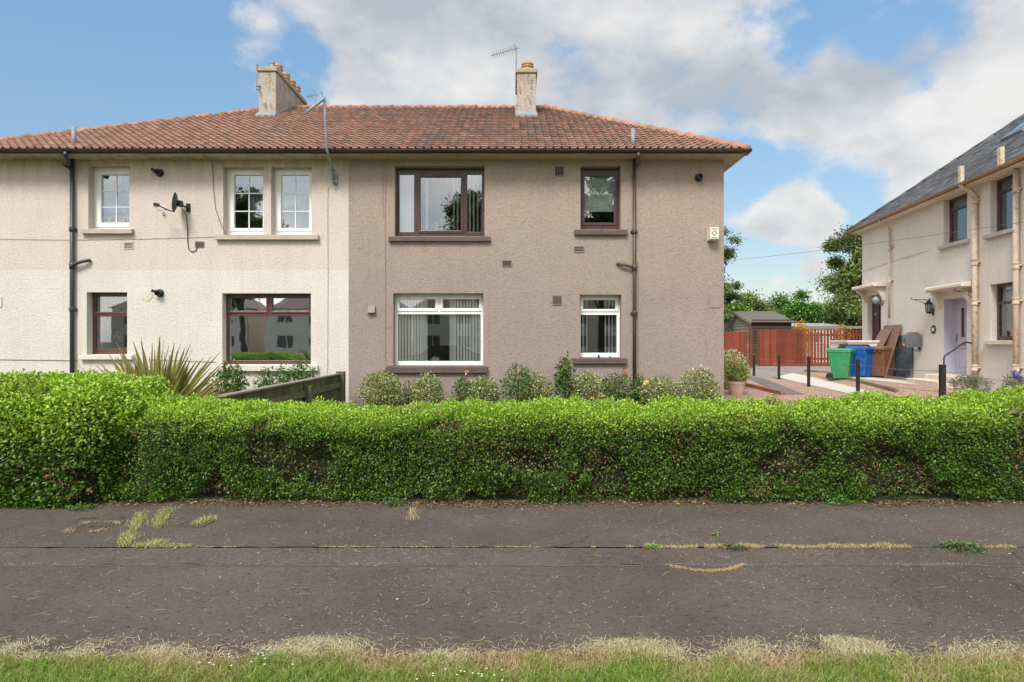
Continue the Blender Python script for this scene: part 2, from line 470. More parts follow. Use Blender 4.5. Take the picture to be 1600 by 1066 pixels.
CREAM_UP = (.70, .605, .545)
CREAM_LO = (.73, .68, .62)
TAUPE_UP = (.42, .338, .282)
TAUPE_LO = (.365, .294, .262)
M = dict(
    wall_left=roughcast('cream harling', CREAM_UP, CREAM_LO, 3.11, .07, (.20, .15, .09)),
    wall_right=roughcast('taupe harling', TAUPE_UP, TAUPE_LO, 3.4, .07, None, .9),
    soffit_left=plain('stained cream soffit', (.44, .35, .24), .8, .2, 2.5, .2, 30, dirt=(.12, .09, .05), dirt_amt=.7),
    soffit_right=plain('tan soffit', (.42, .33, .25), .8, .1, 2.5, .2, 30, dirt=(.2, .15, .1), dirt_amt=.5),
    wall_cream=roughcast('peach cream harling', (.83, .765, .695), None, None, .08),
    trim_cream=plain('cream paint', (.70, .61, .51), .65, .1, 4, .15, 40, dirt=(.33, .25, .17), dirt_amt=.4),
    sill_cream=plain('cream sill paint', (.43, .345, .285), .7, .1, 4, .15, 50, dirt=(.3, .22, .16), dirt_amt=.4),
    sill_pale=plain('pale sill paint', (.60, .55, .48), .7, .08, 4, .15, 50, dirt=(.3, .24, .18), dirt_amt=.3),
    sill_brown=plain('brown sill paint', (.100, .068, .060), .6, .14, 4, .15, 50),
    sill_grey=plain('grey stone sill', (.42, .39, .37), .8, .12, 5, .2, 50),
    tile=tilemat('clay pantiles', [(.275, .145, .100), (.315, .175, .125), (.235, .118, .082), (.345, .205, .15), (.27, .15, .108)], (.16, .128, .108), greyx=(-7, -2.0)),
    ridge=tilemat('ridge tiles', [(.37, .175, .11), (.42, .21, .14), (.32, .145, .095)], (.23, .16, .115)),
    slate=tilemat('grey slates', [(.105, .11, .12), (.15, .155, .165), (.085, .088, .10), (.19, .19, .195)], (.07, .07, .075), (.16, .14, .11)),
    lead=plain('lead flashing', (.22, .235, .25), .55, .15, 6, .2, 20),
    pipe_dark=plain('dark grey pipe', (.040, .047, .055), .4, .15, 5),
    pipe_brown=plain('brown pipe', (.085, .048, .040), .38, .15, 5),
    gutter_black=plain('black gutter', (.022, .024, .026), .4, .2, 5, dirt=(.10, .09, .07), dirt_amt=.35),
    gutter_brown=plain('brown gutter', (.060, .038, .030), .45, .2, 5, dirt=(.03, .02, .015), dirt_amt=.6),
    pipe_cream=plain('cream iron pipe', (.58, .49, .38), .55, .08, 5, dirt=(.36, .15, .055), dirt_amt=.95),
    gutter_rust=plain('rusted cream gutter', (.36, .26, .17), .7, .2, 4, .2, 40, dirt=(.25, .11, .045), dirt_amt=.9),
    upvc=plain('white window plastic', (.78, .78, .77), .32, .03, 3),
    upvc_brown=plain('brown window plastic', (.068, .034, .031), .3, .1, 3, spec=.5),
    upvc_red=plain('red brown window plastic', (.105, .040, .035), .33, .1, 3, spec=.5),
    bar_dark=plain('dark seal', (.02, .018, .018), .6),
    glass=glassmat('window glass', .15, (.93, .94, .94), wave=.02),
    glass_wavy=glassmat('old window glass', .42, wave=.10),
    glass_soft=glassmat('upper window glass', .20, (.90, .92, .92), wave=.02),
    room=plain('room wall', (.30, .28, .25), .9, .1, 2),
    blind=plain('blind fabric', (.86, .86, .82), .8, .05, 3),
    net=plain('net curtain', (.30, .315, .32), .85, .12, 14),
    greenblind=plain('pale green roller blind', (.55, .62, .55), .8, .25, 7),
    vent_dark=plain('dark vent plastic', (.020, .021, .023), .45, .2, 8),
    vent_metal=plain('brown vent grille', (.20, .15, .12), .6, .2, 20),
    vent_taupe=plain('taupe vent cover', (.27, .21, .18), .6, .08, 6),
    vent_cream=plain('cream air brick', (.48, .41, .34), .75, .1, 10),
    render_chimney=roughcast('weathered chimney render', (.50, .45, .40), None, None, .2, None, .008, (.30, .20, .06)),
    chimney_cap=plain('lichened chimney cap', (.34, .29, .21), .9, .25, 7, .6, 25, dirt=(.42, .28, .05), dirt_amt=.7),
    pot=plain('clay chimney pot', (.48, .31, .18), .8, .2, 6, .3, 30, dirt=(.2, .13, .08), dirt_amt=.5),
    galv=plain('galvanised steel', (.27, .285, .30), .45, .2, 10, metal=.35),
    alu=plain('weathered aluminium', (.24, .25, .265), .5, .15, 12, metal=.3),
    black=plain('black paint', (.015, .015, .016), .5, .2, 8),
    black_plastic=plain('black plastic', (.02, .021, .023), .45, .15, 8),
    cable=plain('cable sheath', (.16, .13, .11), .6),
    cable_dark=plain('dark cable', (.05, .045, .04), .6),
    alarm=plain('cream alarm plastic', (.64, .57, .43), .4, .06, 5, dirt=(.4, .3, .16), dirt_amt=.3),
    alarm_face=plain('pale alarm face', (.68, .66, .56), .4, .04, 5),
    ink=plain('dark lettering', (.045, .045, .04), .6),
    leaf=leafmat('leaves', .22, .38, .4),
    leaf_gloss=leafmat('glossy leaves', .16, .3, .5),
    grass=leafmat('grass blades', .30, .55, .25),
    straw=leafmat('dry straw', .2, .7, .15),
    petal=leafmat('petals', .3, .6, .2),
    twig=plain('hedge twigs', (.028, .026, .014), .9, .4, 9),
    bark=plain('bark', (.085, .065, .048), .9, .3, 4, .6, 12),
    stem=plain('rose stem', (.10, .10, .045), .7, .3, 9),
    asphalt=asphaltmat('pavement asphalt'),
    asphalt_mid=asphaltmat('pavement trench asphalt', (.094, .077, .067)),
    tar=plain('black tar seam', (.072, .066, .064), .75, .3, 12, .3, 50),
    soil=plain('soil', (.075, .053, .037), .95, .35, 8, .6, 30),
    dust=plain('crack dirt', (.10, .075, .052), .95, .4, 12, .5, 50),
    lawn=plain('lawn earth', (.10, .12, .035), .95, .35, 5, .5, 30),
    verge=plain('verge earth', (.17, .15, .06), .95, .4, 6, .6, 40),
    road=asphaltmat('road asphalt', (.07, .068, .066)),
    kerb=plain('concrete kerb', (.33, .31, .29), .85, .12, 6, .3, 40),
    gravel=gravelmat('pink gravel', (.36, .22, .16), (.50, .37, .29), (.24, .15, .115)),
    slab_pale=plain('pale concrete slabs', (.53, .49, .44), .85, .1, 3, .25, 40),
    slab_grey=plain('grey paving', (.235, .215, .195), .9, .18, 2, .3, 40, dirt=(.13, .12, .09), dirt_amt=.5),
    path_dark=asphaltmat('garden path tarmac', (.17, .155, .145)),
    timber_edge=woodmat('timber edging', (.20, .15, .11), (.30, .24, .18), (1.5, 1.5, 30)),
    brick_edge=plain('red brick edging', (.30, .12, .085), .85, .25, 9, .3, 30),
    fence_red=woodmat('red stained boards', (.165, .040, .024), (.26, .068, .038), worn=(.33, .15, .09), worn_amt=.45),
    fence_green=woodmat('faded green fence boards', (.075, .085, .048), (.13, .138, .08), worn=(.24, .20, .12), worn_amt=.7),
    fence_cap=woodmat('weathered fence capping', (.22, .20, .15), (.33, .30, .23), (30, 1.5, 30)),
    shed_dark=woodmat('dark shed boards', (.050, .038, .027), (.085, .066, .046), (1.5, 30, 30)),
    shed_grey=woodmat('weathered shed boards', (.19, .155, .125), (.29, .245, .20), (30, 1.5, 30)),
    felt=plain('roofing felt', (.115, .10, .09), .9, .15, 8, .4, 60, dirt=(.2, .18, .15), dirt_amt=.3),
    bin_green=plain('green bin plastic', (.030, .26, .098), .42, .10, 3, .1, 120, dirt=(.22, .21, .19), dirt_amt=.3),
    bin_green_lid=plain('green bin lid plastic', (.018, .24, .10), .42, .10, 3, .1, 120, dirt=(.22, .21, .19), dirt_amt=.3),
    bin_blue=plain('blue bin plastic', (.008, .105, .40), .42, .10, 3, .1, 120, dirt=(.22, .21, .19), dirt_amt=.3),
    bin_brown=plain('brown bin plastic', (.19, .085, .045), .45, .10, 3, .1, 120, dirt=(.22, .21, .19), dirt_amt=.3),
    rubber=plain('black rubber', (.018, .018, .018), .7),
    board=woodmat('brown boards', (.24, .135, .105), (.33, .195, .15), (20, 20, 1.2)),
    board_edge=woodmat('pale board edge', (.36, .22, .13), (.45, .29, .18), (20, 20, 1.2)),
    ply=woodmat('weathered plywood', (.42, .33, .25), (.52, .42, .32), (2, 20, 20)),
    panel_grey=plain('blue grey panel', (.085, .105, .13), .55, .18, 3, dirt=(.32, .33, .34), dirt_amt=.35),
    reel_grey=plain('grey hose reel plastic', (.12, .13, .135), .5, .1, 5),
    orange=plain('orange plastic', (.75, .27, .02), .45, .1, 5),
    door_lilac=plain('lilac door paint', (.46, .455, .535), .4, .05, 3),
    door_brown=woodmat('dark brown door', (.055, .020, .022), (.085, .032, .034), (20, 20, 1.5), .4),
    door_glass=plain('patterned dark glass', (.05, .055, .055), .15, .6, 40, spec=.8),
    lantern_glass=plain('pale lantern glass', (.30, .33, .32), .2, .15, 8),
    terracotta=plain('beige clay pot', (.50, .38, .28), .75, .1, 6, .2, 40),
    iron_cover=plain('rusty iron cover', (.075, .052, .044), .8, .3, 14, .5, 50),
    greyroof=plain('grey corrugated sheet', (.30, .31, .33), .6, .1, 5),
    lav=plain('white painted wall', (.60, .58, .55), .8, .1, 3),
    carpaint=plain('dark car paint', (.02, .022, .028), .2, .05, 3, spec=.8),
)

# ------------------------------------------------------------------ mesh helpers


class MB:
    def __init__(s):
        s.v = []
        s.f = []
        s.mi = []

    def add(s, vs, fs, m=0):
        b = len(s.v)
        s.v += [tuple(v) for v in vs]
        for f in fs:
            s.f.append(tuple(b + i for i in f))
            s.mi.append(m)
        return s

    def box(s, x0, x1, y0, y1, z0, z1, m=0):
        return s.add([(x0, y0, z0), (x1, y0, z0), (x1, y1, z0), (x0, y1, z0), (x0, y0, z1), (x1, y0, z1), (x1, y1, z1), (x0, y1, z1)],
                     [(0, 3, 2, 1), (4, 5, 6, 7), (0, 1, 5, 4), (1, 2, 6, 5), (2, 3, 7, 6), (3, 0, 4, 7)], m)

    def hexa(s, bottom, top, m=0):
        return s.add(list(bottom) + list(top), [(0, 3, 2, 1), (4, 5, 6, 7), (0, 1, 5, 4), (1, 2, 6, 5), (2, 3, 7, 6), (3, 0, 4, 7)], m)

    def quad(s, a, b, c, d, m=0):
        return s.add([a, b, c, d], [(0, 1, 2, 3)], m)

    def tri(s, a, b, c, m=0):
        return s.add([a, b, c], [(0, 1, 2)], m)

    def tube(s, path, r, n=8, m=0, cap=True):
        P = [Vector(p) for p in path]
        rs = r if isinstance(r, (list, tuple)) else [r] * len(P)
        ref = None
        rings = []
        for i, p in enumerate(P):
            d = (P[min(i + 1, len(P) - 1)] - P[max(i - 1, 0)])
            d.normalize()
            if ref is None:
                ref = d.orthogonal().normalized()
            ref = (ref - d * ref.dot(d))
            if ref.length < 1e-5:
                ref = d.orthogonal()
            ref.normalize()
            b = d.cross(ref)
            rings.append([p + (ref * math.cos(2 * math.pi * k / n) + b * math.sin(2 * math.pi * k / n)) * rs[i] for k in range(n)])
        vs = [v for rg in rings for v in rg]
        fs = []
        for i in range(len(P) - 1):
            for k in range(n):
                a = i * n + k
                b_ = i * n + (k + 1) % n
                fs.append((a, b_, b_ + n, a + n))
        if cap:
            fs.append(tuple(reversed(range(n))))
            fs.append(tuple(range((len(P) - 1) * n, len(P) * n)))
        return s.add(vs, fs, m)

    def lathe(s, prof, c=(0, 0, 0), n=20, m=0, axis='z', cap=True):
        vs = []
        for r, z in prof:
            for k in range(n):
                a = 2 * math.pi * k / n
                p = (r * math.cos(a), r * math.sin(a), z)
                if axis == 'y':
                    p = (p[0], p[2], p[1])
                elif axis == 'x':
                    p = (p[2], p[0], p[1])
                vs.append((c[0] + p[0], c[1] + p[1], c[2] + p[2]))
        fs = []
        for i in range(len(prof) - 1):
            for k in range(n):
                fs.append((i * n + k, i * n + (k + 1) % n, (i + 1) * n + (k + 1) % n, (i + 1) * n + k))
        if cap:
            fs.append(tuple(reversed(range(n))))
            fs.append(tuple(range((len(prof) - 1) * n, len(prof) * n)))
        return s.add(vs, fs, m)

    def prism(s, pts, axis, a0, a1, m=0):
        """outline pts (2-D) extruded along an axis; axis 'x': pts are (y,z); 'y': (x,z); 'z': (x,y)"""
        def P(p, a):
            return {'x': (a, p[0], p[1]), 'y': (p[0], a, p[1]), 'z': (p[0], p[1], a)}[axis]
        n = len(pts)
        vs = [P(p, a0) for p in pts] + [P(p, a1) for p in pts]
        fs = [tuple(range(n)), tuple(reversed(range(n, 2 * n)))]
        fs += [(i, (i + 1) % n + 0, (i + 1) % n + n, i + n) for i in range(n)]
        return s.add(vs, fs, m)

    def plate(s, x0, x1, z0, z1, holes, y0, y1, m=0, back=True):
        """slab in the xz plane between y0 (front) and y1 with rectangular openings (x0,x1,z0,z1)"""
        xs = sorted({round(v, 5) for v in [x0, x1] + [h[0] for h in holes] + [h[1] for h in holes]})
        zs = sorted({round(v, 5) for v in [z0, z1] + [h[2] for h in holes] + [h[3] for h in holes]})
        nx, nz = len(xs) - 1, len(zs) - 1

        def solid(i, k):
            if i < 0 or k < 0 or i >= nx or k >= nz:
                return False
            cx, cz = (xs[i] + xs[i + 1]) / 2, (zs[k] + zs[k + 1]) / 2
            return not any(h[0] < cx < h[1] and h[2] < cz < h[3] for h in holes)
        idx = {}
        vs = []
        fs = []

        def V(i, k, y):
            key = (i, k, y)
            if key not in idx:
                idx[key] = len(vs)
                vs.append((xs[i], y, zs[k]))
            return idx[key]
        for i in range(nx):
            for k in range(nz):
                if not solid(i, k):
                    continue
                fs.append((V(i, k, y0), V(i + 1, k, y0), V(i + 1, k + 1, y0), V(i, k + 1, y0)))
                if back:
                    fs.append((V(i, k, y1), V(i, k + 1, y1), V(i + 1, k + 1, y1), V(i + 1, k, y1)))
                if not solid(i - 1, k):
                    fs.append((V(i, k, y1), V(i, k, y0), V(i, k + 1, y0), V(i, k + 1, y1)))
                if not solid(i + 1, k):
                    fs.append((V(i + 1, k, y0), V(i + 1, k, y1), V(i + 1, k + 1, y1), V(i + 1, k + 1, y0)))
                if not solid(i, k - 1):
                    fs.append((V(i, k, y0), V(i, k, y1), V(i + 1, k, y1), V(i + 1, k, y0)))
                if not solid(i, k + 1):
                    fs.append((V(i, k + 1, y0), V(i + 1, k + 1, y0), V(i + 1, k + 1, y1), V(i, k + 1, y1)))
        return s.add(vs, fs, m)

    def build(s, name, mats, parent=None, smooth=False, loc=None, bevel=0.0, rotz=0.0):
        me = bpy.data.meshes.new(name)
        me.from_pydata(s.v, [], s.f)
        mats = mats if isinstance(mats, (list, tuple)) else [mats]
        for mm in mats:
            me.materials.append(M[mm] if isinstance(mm, str) else mm)
        me.polygons.foreach_set('material_index', s.mi)
        if smooth:
            me.polygons.foreach_set('use_smooth', [True] * len(s.f))
        me.update()
        o = bpy.data.objects.new(name, me)
        COL.objects.link(o)
        if loc is not None:
            o.location = loc
        if rotz:
            o.rotation_euler.z = rotz
        if parent is not None:
            o.parent = parent
        if bevel:
            b = o.modifiers.new('bevel', 'BEVEL')
            b.width = bevel
            b.segments = 2
            b.limit_method = 'ANGLE'
        if smooth == 'auto':
            pass
        return o


def tag(o, label=None, cat=None, group=None, kind=None):
    for k, v in (('label', label), ('category', cat), ('group', group), ('kind', kind)):
        if v:
            o[k] = v
    return o


def thing(name, label, cat, loc=(0, 0, 0), rotz=0.0, group=None):
    o = bpy.data.objects.new(name, None)
    o.empty_display_size = .2
    COL.objects.link(o)
    o.location = loc
    o.rotation_euler.z = rotz
    return tag(o, label, cat, group)


def copy_tree(o, parent=None):
    c = o.copy()
    COL.objects.link(c)
    if parent is not None:
        c.parent = parent
    for ch in list(o.children):
        copy_tree(ch, c)
    return c


def at(px, py, Y):
    """photograph pixel -> world point at depth Y"""
    return ((px - 800) / F * Y, Y, 1.6 + (533 - py) / F * Y)


def sstep(a, b, x):
    t = min(1, max(0, (x - a) / (b - a)))
    return t * t * (3 - 2 * t)


def gz(x, y):
    z = .14 * sstep(6.75, 8.2, y) + .08 * sstep(14, 24, y)
    return z + .21 * sstep(9.4, 11.3, x) * sstep(9, 13, y)


def ground(px, py):
    Y = 1.4 * F / (py - 533)
    for _ in range(12):
        X = (px - 800) / F * Y
        Y = (1.6 - gz(X, Y)) * F / (py - 533)
    return ((px - 800) / F * Y, Y)


def np_mesh(name, V, faces, mat, col=None, parent=None, loc=None, smooth=False):
    """faces: list of (m,k) index arrays; col: per-vertex colour"""
    me = bpy.data.meshes.new(name)
    V = np.asarray(V, dtype=np.float32)
    me.vertices.add(len(V))
    me.vertices.foreach_set('co', V.ravel())
    flat = np.concatenate([f.ravel() for f in faces]).astype(np.int32)
    tot = np.concatenate([np.full(len(f), f.shape[1], np.int32) for f in faces])
    st = np.concatenate([[0], np.cumsum(tot)[:-1]]).astype(np.int32)
    me.loops.add(len(flat))
    me.loops.foreach_set('vertex_index', flat)
    me.polygons.add(len(tot))
    me.polygons.foreach_set('loop_start', st)
    me.polygons.foreach_set('loop_total', tot)
    if smooth:
        me.polygons.foreach_set('use_smooth', np.ones(len(tot), bool))
    me.update(calc_edges=True)
    if col is not None:
        a = me.color_attributes.new('Col', 'FLOAT_COLOR', 'POINT')
        c4 = np.ones((len(V), 4), np.float32)
        c4[:, :3] = col
        a.data.foreach_set('color', c4.ravel())
    me.materials.append(M[mat] if isinstance(mat, str) else mat)
    o = bpy.data.objects.new(name, me)
    COL.objects.link(o)
    if parent is not None:
        o.parent = parent
    if loc is not None:
        o.location = loc
    return o


def vnoise(P, scale, seed=0.0):
    p = np.asarray(P) * scale + seed * 13.37
    i = np.floor(p)
    f = p - i
    f = f * f * (3 - 2 * f)

    def h(di):
        q = i + di
        return np.modf(np.abs(np.sin(q[:, 0] * 127.1 + q[:, 1] * 311.7 + q[:, 2] * 74.7 + seed) * 43758.5453))[0]
    r = 0
    for dx in (0, 1):
        for dy in (0, 1):
            for dz in (0, 1):
                w = (f[:, 0] if dx else 1 - f[:, 0]) * (f[:, 1] if dy else 1 - f[:, 1]) * (f[:, 2] if dz else 1 - f[:, 2])
                r = r + w * h(np.array([dx, dy, dz]))
    return r


def unit(a):
    return a / np.maximum(np.linalg.norm(a, axis=1, keepdims=True), 1e-6)


def leaf_geo(P, D, Nn, L, W, fold=.25, droop=0.0):
    D = unit(D)
    Sd = unit(np.cross(D, Nn))
    Nn = np.cross(Sd, D)
    L = np.asarray(L)[:, None]
    W = np.asarray(W)[:, None]
    v = np.stack([P, P + D * L * .45 + Sd * W * .5 + Nn * W * fold, P + D * L - Nn * L * droop, P + D * L * .45 - Sd * W * .5 + Nn * W * fold], 1)
    n = len(P)
    b = np.arange(n)[:, None] * 4
    return v.reshape(-1, 3), [np.concatenate([b + np.array([[0, 1, 2]]), b + np.array([[0, 2, 3]])])]


def pal(n, cols, wts, jit=.2):
    c = np.array(cols)[rng.choice(len(cols), n, p=np.array(wts) / sum(wts))]
    return np.clip(c * (1 + rng.uniform(-jit, jit, (n, 1))), 0.002, 1)


def blades(P, H, lean, W, col, coltip=None):
    """grass blades: quad + tip triangle each"""
    n = len(P)
    a = rng.uniform(0, 2 * np.pi, n)
    side = np.stack([np.cos(a), np.sin(a), np.zeros(n)], 1) * W[:, None] / 2
    ln = np.concatenate([lean, np.zeros((n, 1))], 1)
    up = np.array([[0, 0, 1.0]])
    m = P + ln * .35 * H[:, None] + up * H[:, None] * .6
    t = P + ln * H[:, None] + up * H[:, None] * np.maximum(.25, 1 - .35 * np.linalg.norm(lean, axis=1, keepdims=True))
    v = np.stack([P - side, P + side, m + side * .8, m - side * .8, t], 1).reshape(-1, 3)
    b = np.arange(n)[:, None] * 5
    ct = col if coltip is None else coltip
    c = np.stack([col, col, (col + ct) / 2, (col + ct) / 2, ct], 1).reshape(-1, 3)
    return v, [b + np.array([[0, 1, 2, 3]]), b + np.array([[3, 2, 4]])], c


def strands(P, L, W, col, lift=.012):
    """dry cut stalks lying on the ground, slightly bowed"""
    n = len(P)
    a = rng.uniform(0, 2 * np.pi, n)
    d = np.stack([np.cos(a), np.sin(a), rng.uniform(-.15, .25, n)], 1)
    sd = np.stack([-np.sin(a), np.cos(a), np.zeros(n)], 1)
    bow = sd * (rng.uniform(-.25, .25, n) * L)[:, None]
    w = sd * W[:, None] / 2
    up = np.zeros((n, 3))
    up[:, 2] = rng.uniform(0, lift, n)
    p0 = P - d * L[:, None] / 2
    p2 = P + d * L[:, None] / 2
    for q in (p0, p2):
        q[:, 2] = np.maximum(q[:, 2], P[:, 2])
    v = np.stack([p0 - w, p0 + w, P + bow + w + up, P + bow - w + up, p2 + w * .4, p2 - w * .4], 1).reshape(-1, 3)
    b = np.arange(n)[:, None] * 6
    return v, [b + np.array([[0, 1, 2, 3]]), b + np.array([[3, 2, 4, 5]])], np.repeat(col, 6, 0)


def join_np(parts):
    Vs, Fs, Cs, k = [], [], [], 0
    for v, f, c in parts:
        Vs.append(v)
        Cs.append(c)
        Fs += [x + k for x in f]
        k += len(v)
    return np.concatenate(Vs), Fs, np.concatenate(Cs)


def text_mesh(txt, size, name, mat, parent, loc, rot=(R(90), 0, 0), depth=.001):
    cu = bpy.data.curves.new(name, 'FONT')
    cu.body = txt
    cu.size = size
    cu.extrude = depth
    cu.align_x = 'CENTER'
    cu.align_y = 'CENTER'
    tmp = bpy.data.objects.new('tmp', cu)
    COL.objects.link(tmp)
    dg = bpy.context.evaluated_depsgraph_get()
    me = bpy.data.meshes.new_from_object(tmp.evaluated_get(dg))
    bpy.data.objects.remove(tmp)
    me.materials.clear()
    me.materials.append(M[mat])
    o = bpy.data.objects.new(name, me)
    COL.objects.link(o)
    o.parent = parent
    o.location = loc
    o.rotation_euler = rot
    return o


# ------------------------------------------------------------------ the ground
def sheet(name, x0, x1, y0, y1, z, mat, wob=0.0, step=.25, label=None):
    mb = MB()
    n = max(1, int((x1 - x0) / step)) if wob else 1
    r = random.Random(hash(name) % 1000 + int(y0 * 10))
    lo = [y0 + r.uniform(-wob, wob) for _ in range(n + 1)]
    hi = [y1 + r.uniform(-wob, wob) for _ in range(n + 1)]
    for i in range(n):
        xa = x0 + (x1 - x0) * i / n
        xb = x0 + (x1 - x0) * (i + 1) / n
        mb.quad((xa, lo[i], z), (xb, lo[i + 1], z), (xb, hi[i + 1], z), (xa, hi[i], z))
    o = mb.build(name, mat)
    return tag(o, kind='structure')


sheet('ground', -900, 900, -900, 1500, -.16, 'lawn')
sheet('road', -60, 60, -9.0, -1.6, -.10, 'road')
tag(MB().box(-60, 60, -1.6, -1.45, -.14, .03).build('kerb', 'kerb', bevel=.02), kind='structure')
sheet('grass_verge', -40, 40, -1.45, 3.24, .012, 'verge', .05, .3)
sheet('far_grass_verge', -60, 60, -30, -9.0, -.04, 'lawn')
sheet('pavement_bed', -40, 40, 3.05, 6.9, -.014, 'dust')
sheet('pavement', -40, 40, 3.1, 4.716, 0.0, 'asphalt', .010, .13)
sheet('pavement_trench', -40, 40, 4.728, 5.105, -.003, 'asphalt_mid', .012, .11)
sheet('pavement_seam', -40, 40, 4.672, 4.712, .002, 'tar', .016, .22)
sheet('pavement_edge', -40, 40, 5.115, 6.72, 0.0, 'asphalt', .013, .14)


def drape(name, quad, dz, mat, n=14, m=14):
    """a ground sheet spanned by four corners and laid on the terrain"""
    a, b, c, d = [Vector((*p, 0)) for p in quad]
    mb = MB()
    P = [[None] * (m + 1) for _ in range(n + 1)]
    for i in range(n + 1):
        for j in range(m + 1):
            s, t = i / n, j / m
            p = (a * (1 - s) + b * s) * (1 - t) + (d * (1 - s) + c * s) * t
            P[i][j] = (p.x, p.y, gz(p.x, p.y) + dz)
    for i in range(n):
        for j in range(m):
            mb.quad(P[i][j], P[i + 1][j], P[i + 1][j + 1], P[i][j + 1])
    return tag(mb.build(name, mat), kind='structure')


drape('garden_ground', [(-18, 6.7), (26, 6.7), (26, 70), (-18, 70)], 0, 'lawn', 88, 120)
drape('flower_bed', [(-3.3, 12.9), (4.6, 12.9), (4.6, 13.98), (-3.3, 13.98)], .02, 'soil')
drape('gravel_yard', [(4.9, 8.6), (11.2, 8.6), (12.7, 25.5), (4.9, 25.5)], .005, 'gravel', 60, 30)
drape('grey_paving', [(4.9, 25.0), (13.5, 24.2), (15.5, 30.9), (4.9, 30.9)], .009, 'slab_grey', 40, 10)
drape('garden_path', [ground(1257, 617), ground(1222, 617), ground(1158, 588.5), ground(1182, 588)], .010, 'path_dark')
drape('slab_path', [ground(1385, 618), ground(1336, 618), ground(1212, 590), ground(1238, 590)], .014, 'slab_pale', 8, 30)
drape('slab_cross_path', [ground(1330, 602.5), ground(1470, 606), ground(1470, 602.5), ground(1330, 597.5)], .012, 'slab_pale', 30, 6)


def beam(name, a, b, w, h, mat, label, cat, dz=0.0):
    p = Vector((*a, gz(*a) + dz))
    q = Vector((*b, gz(*b) + dz))
    d = (q - p)
    s = Vector((-d.y, d.x, 0)).normalized() * w / 2
    u = Vector((0, 0, h))
    mb = MB()
    N = 6
    for i in range(N):
        a_ = p.lerp(q, i / N)
        b_ = p.lerp(q, (i + .985) / N)
        a_.z = gz(a_.x, a_.y) + dz
        b_.z = gz(b_.x, b_.y) + dz
        mb.hexa([a_ - s, b_ - s, b_ + s, a_ + s], [a_ - s + u, b_ - s + u, b_ + s + u, a_ + s + u])
    return tag(mb.build(name, mat, bevel=.006), label, cat)


beam('timber_edging', ground(1306, 599), ground(1402, 617), .09, .09, 'timber_edge', 'long timber edging beside the pale slab path', 'edging')
beam('timber_edging', ground(1258, 590), ground(1408, 593), .08, .08, 'timber_edge', 'timber edging running just in front of the wheelie bins', 'edging')
beam('brick_edging', ground(1163, 603), ground(1224, 618), .13, .11, 'brick_edge', 'red brick edging beside the dark garden path', 'edging')
beam('brick_edging', ground(1131, 603), ground(1146, 603), .13, .11, 'brick_edge', 'short piece of red brick edging left of the flower pot', 'edging')

# ------------------------------------------------------------------ main house (local frame: x right, y into the house, z up; wall plane y = 0)
HS = F / 14.0
house = thing('house', 'two storey harled house, half cream and half taupe, under a red pantiled hipped roof', 'house', (0, 14, 0))


def wx(px):
    return (px - 800) / HS


def wz(py):
    return 1.6 + (533 - py) / HS


REC = .20
FS = F / (14.0 + REC)


def fx(px):
    return (px - 800) / FS


def fz(py):
    return 1.6 + (533 - py) / FS


XL, XM, XR, ZT = -11.44, -3.47, 4.50, 5.45
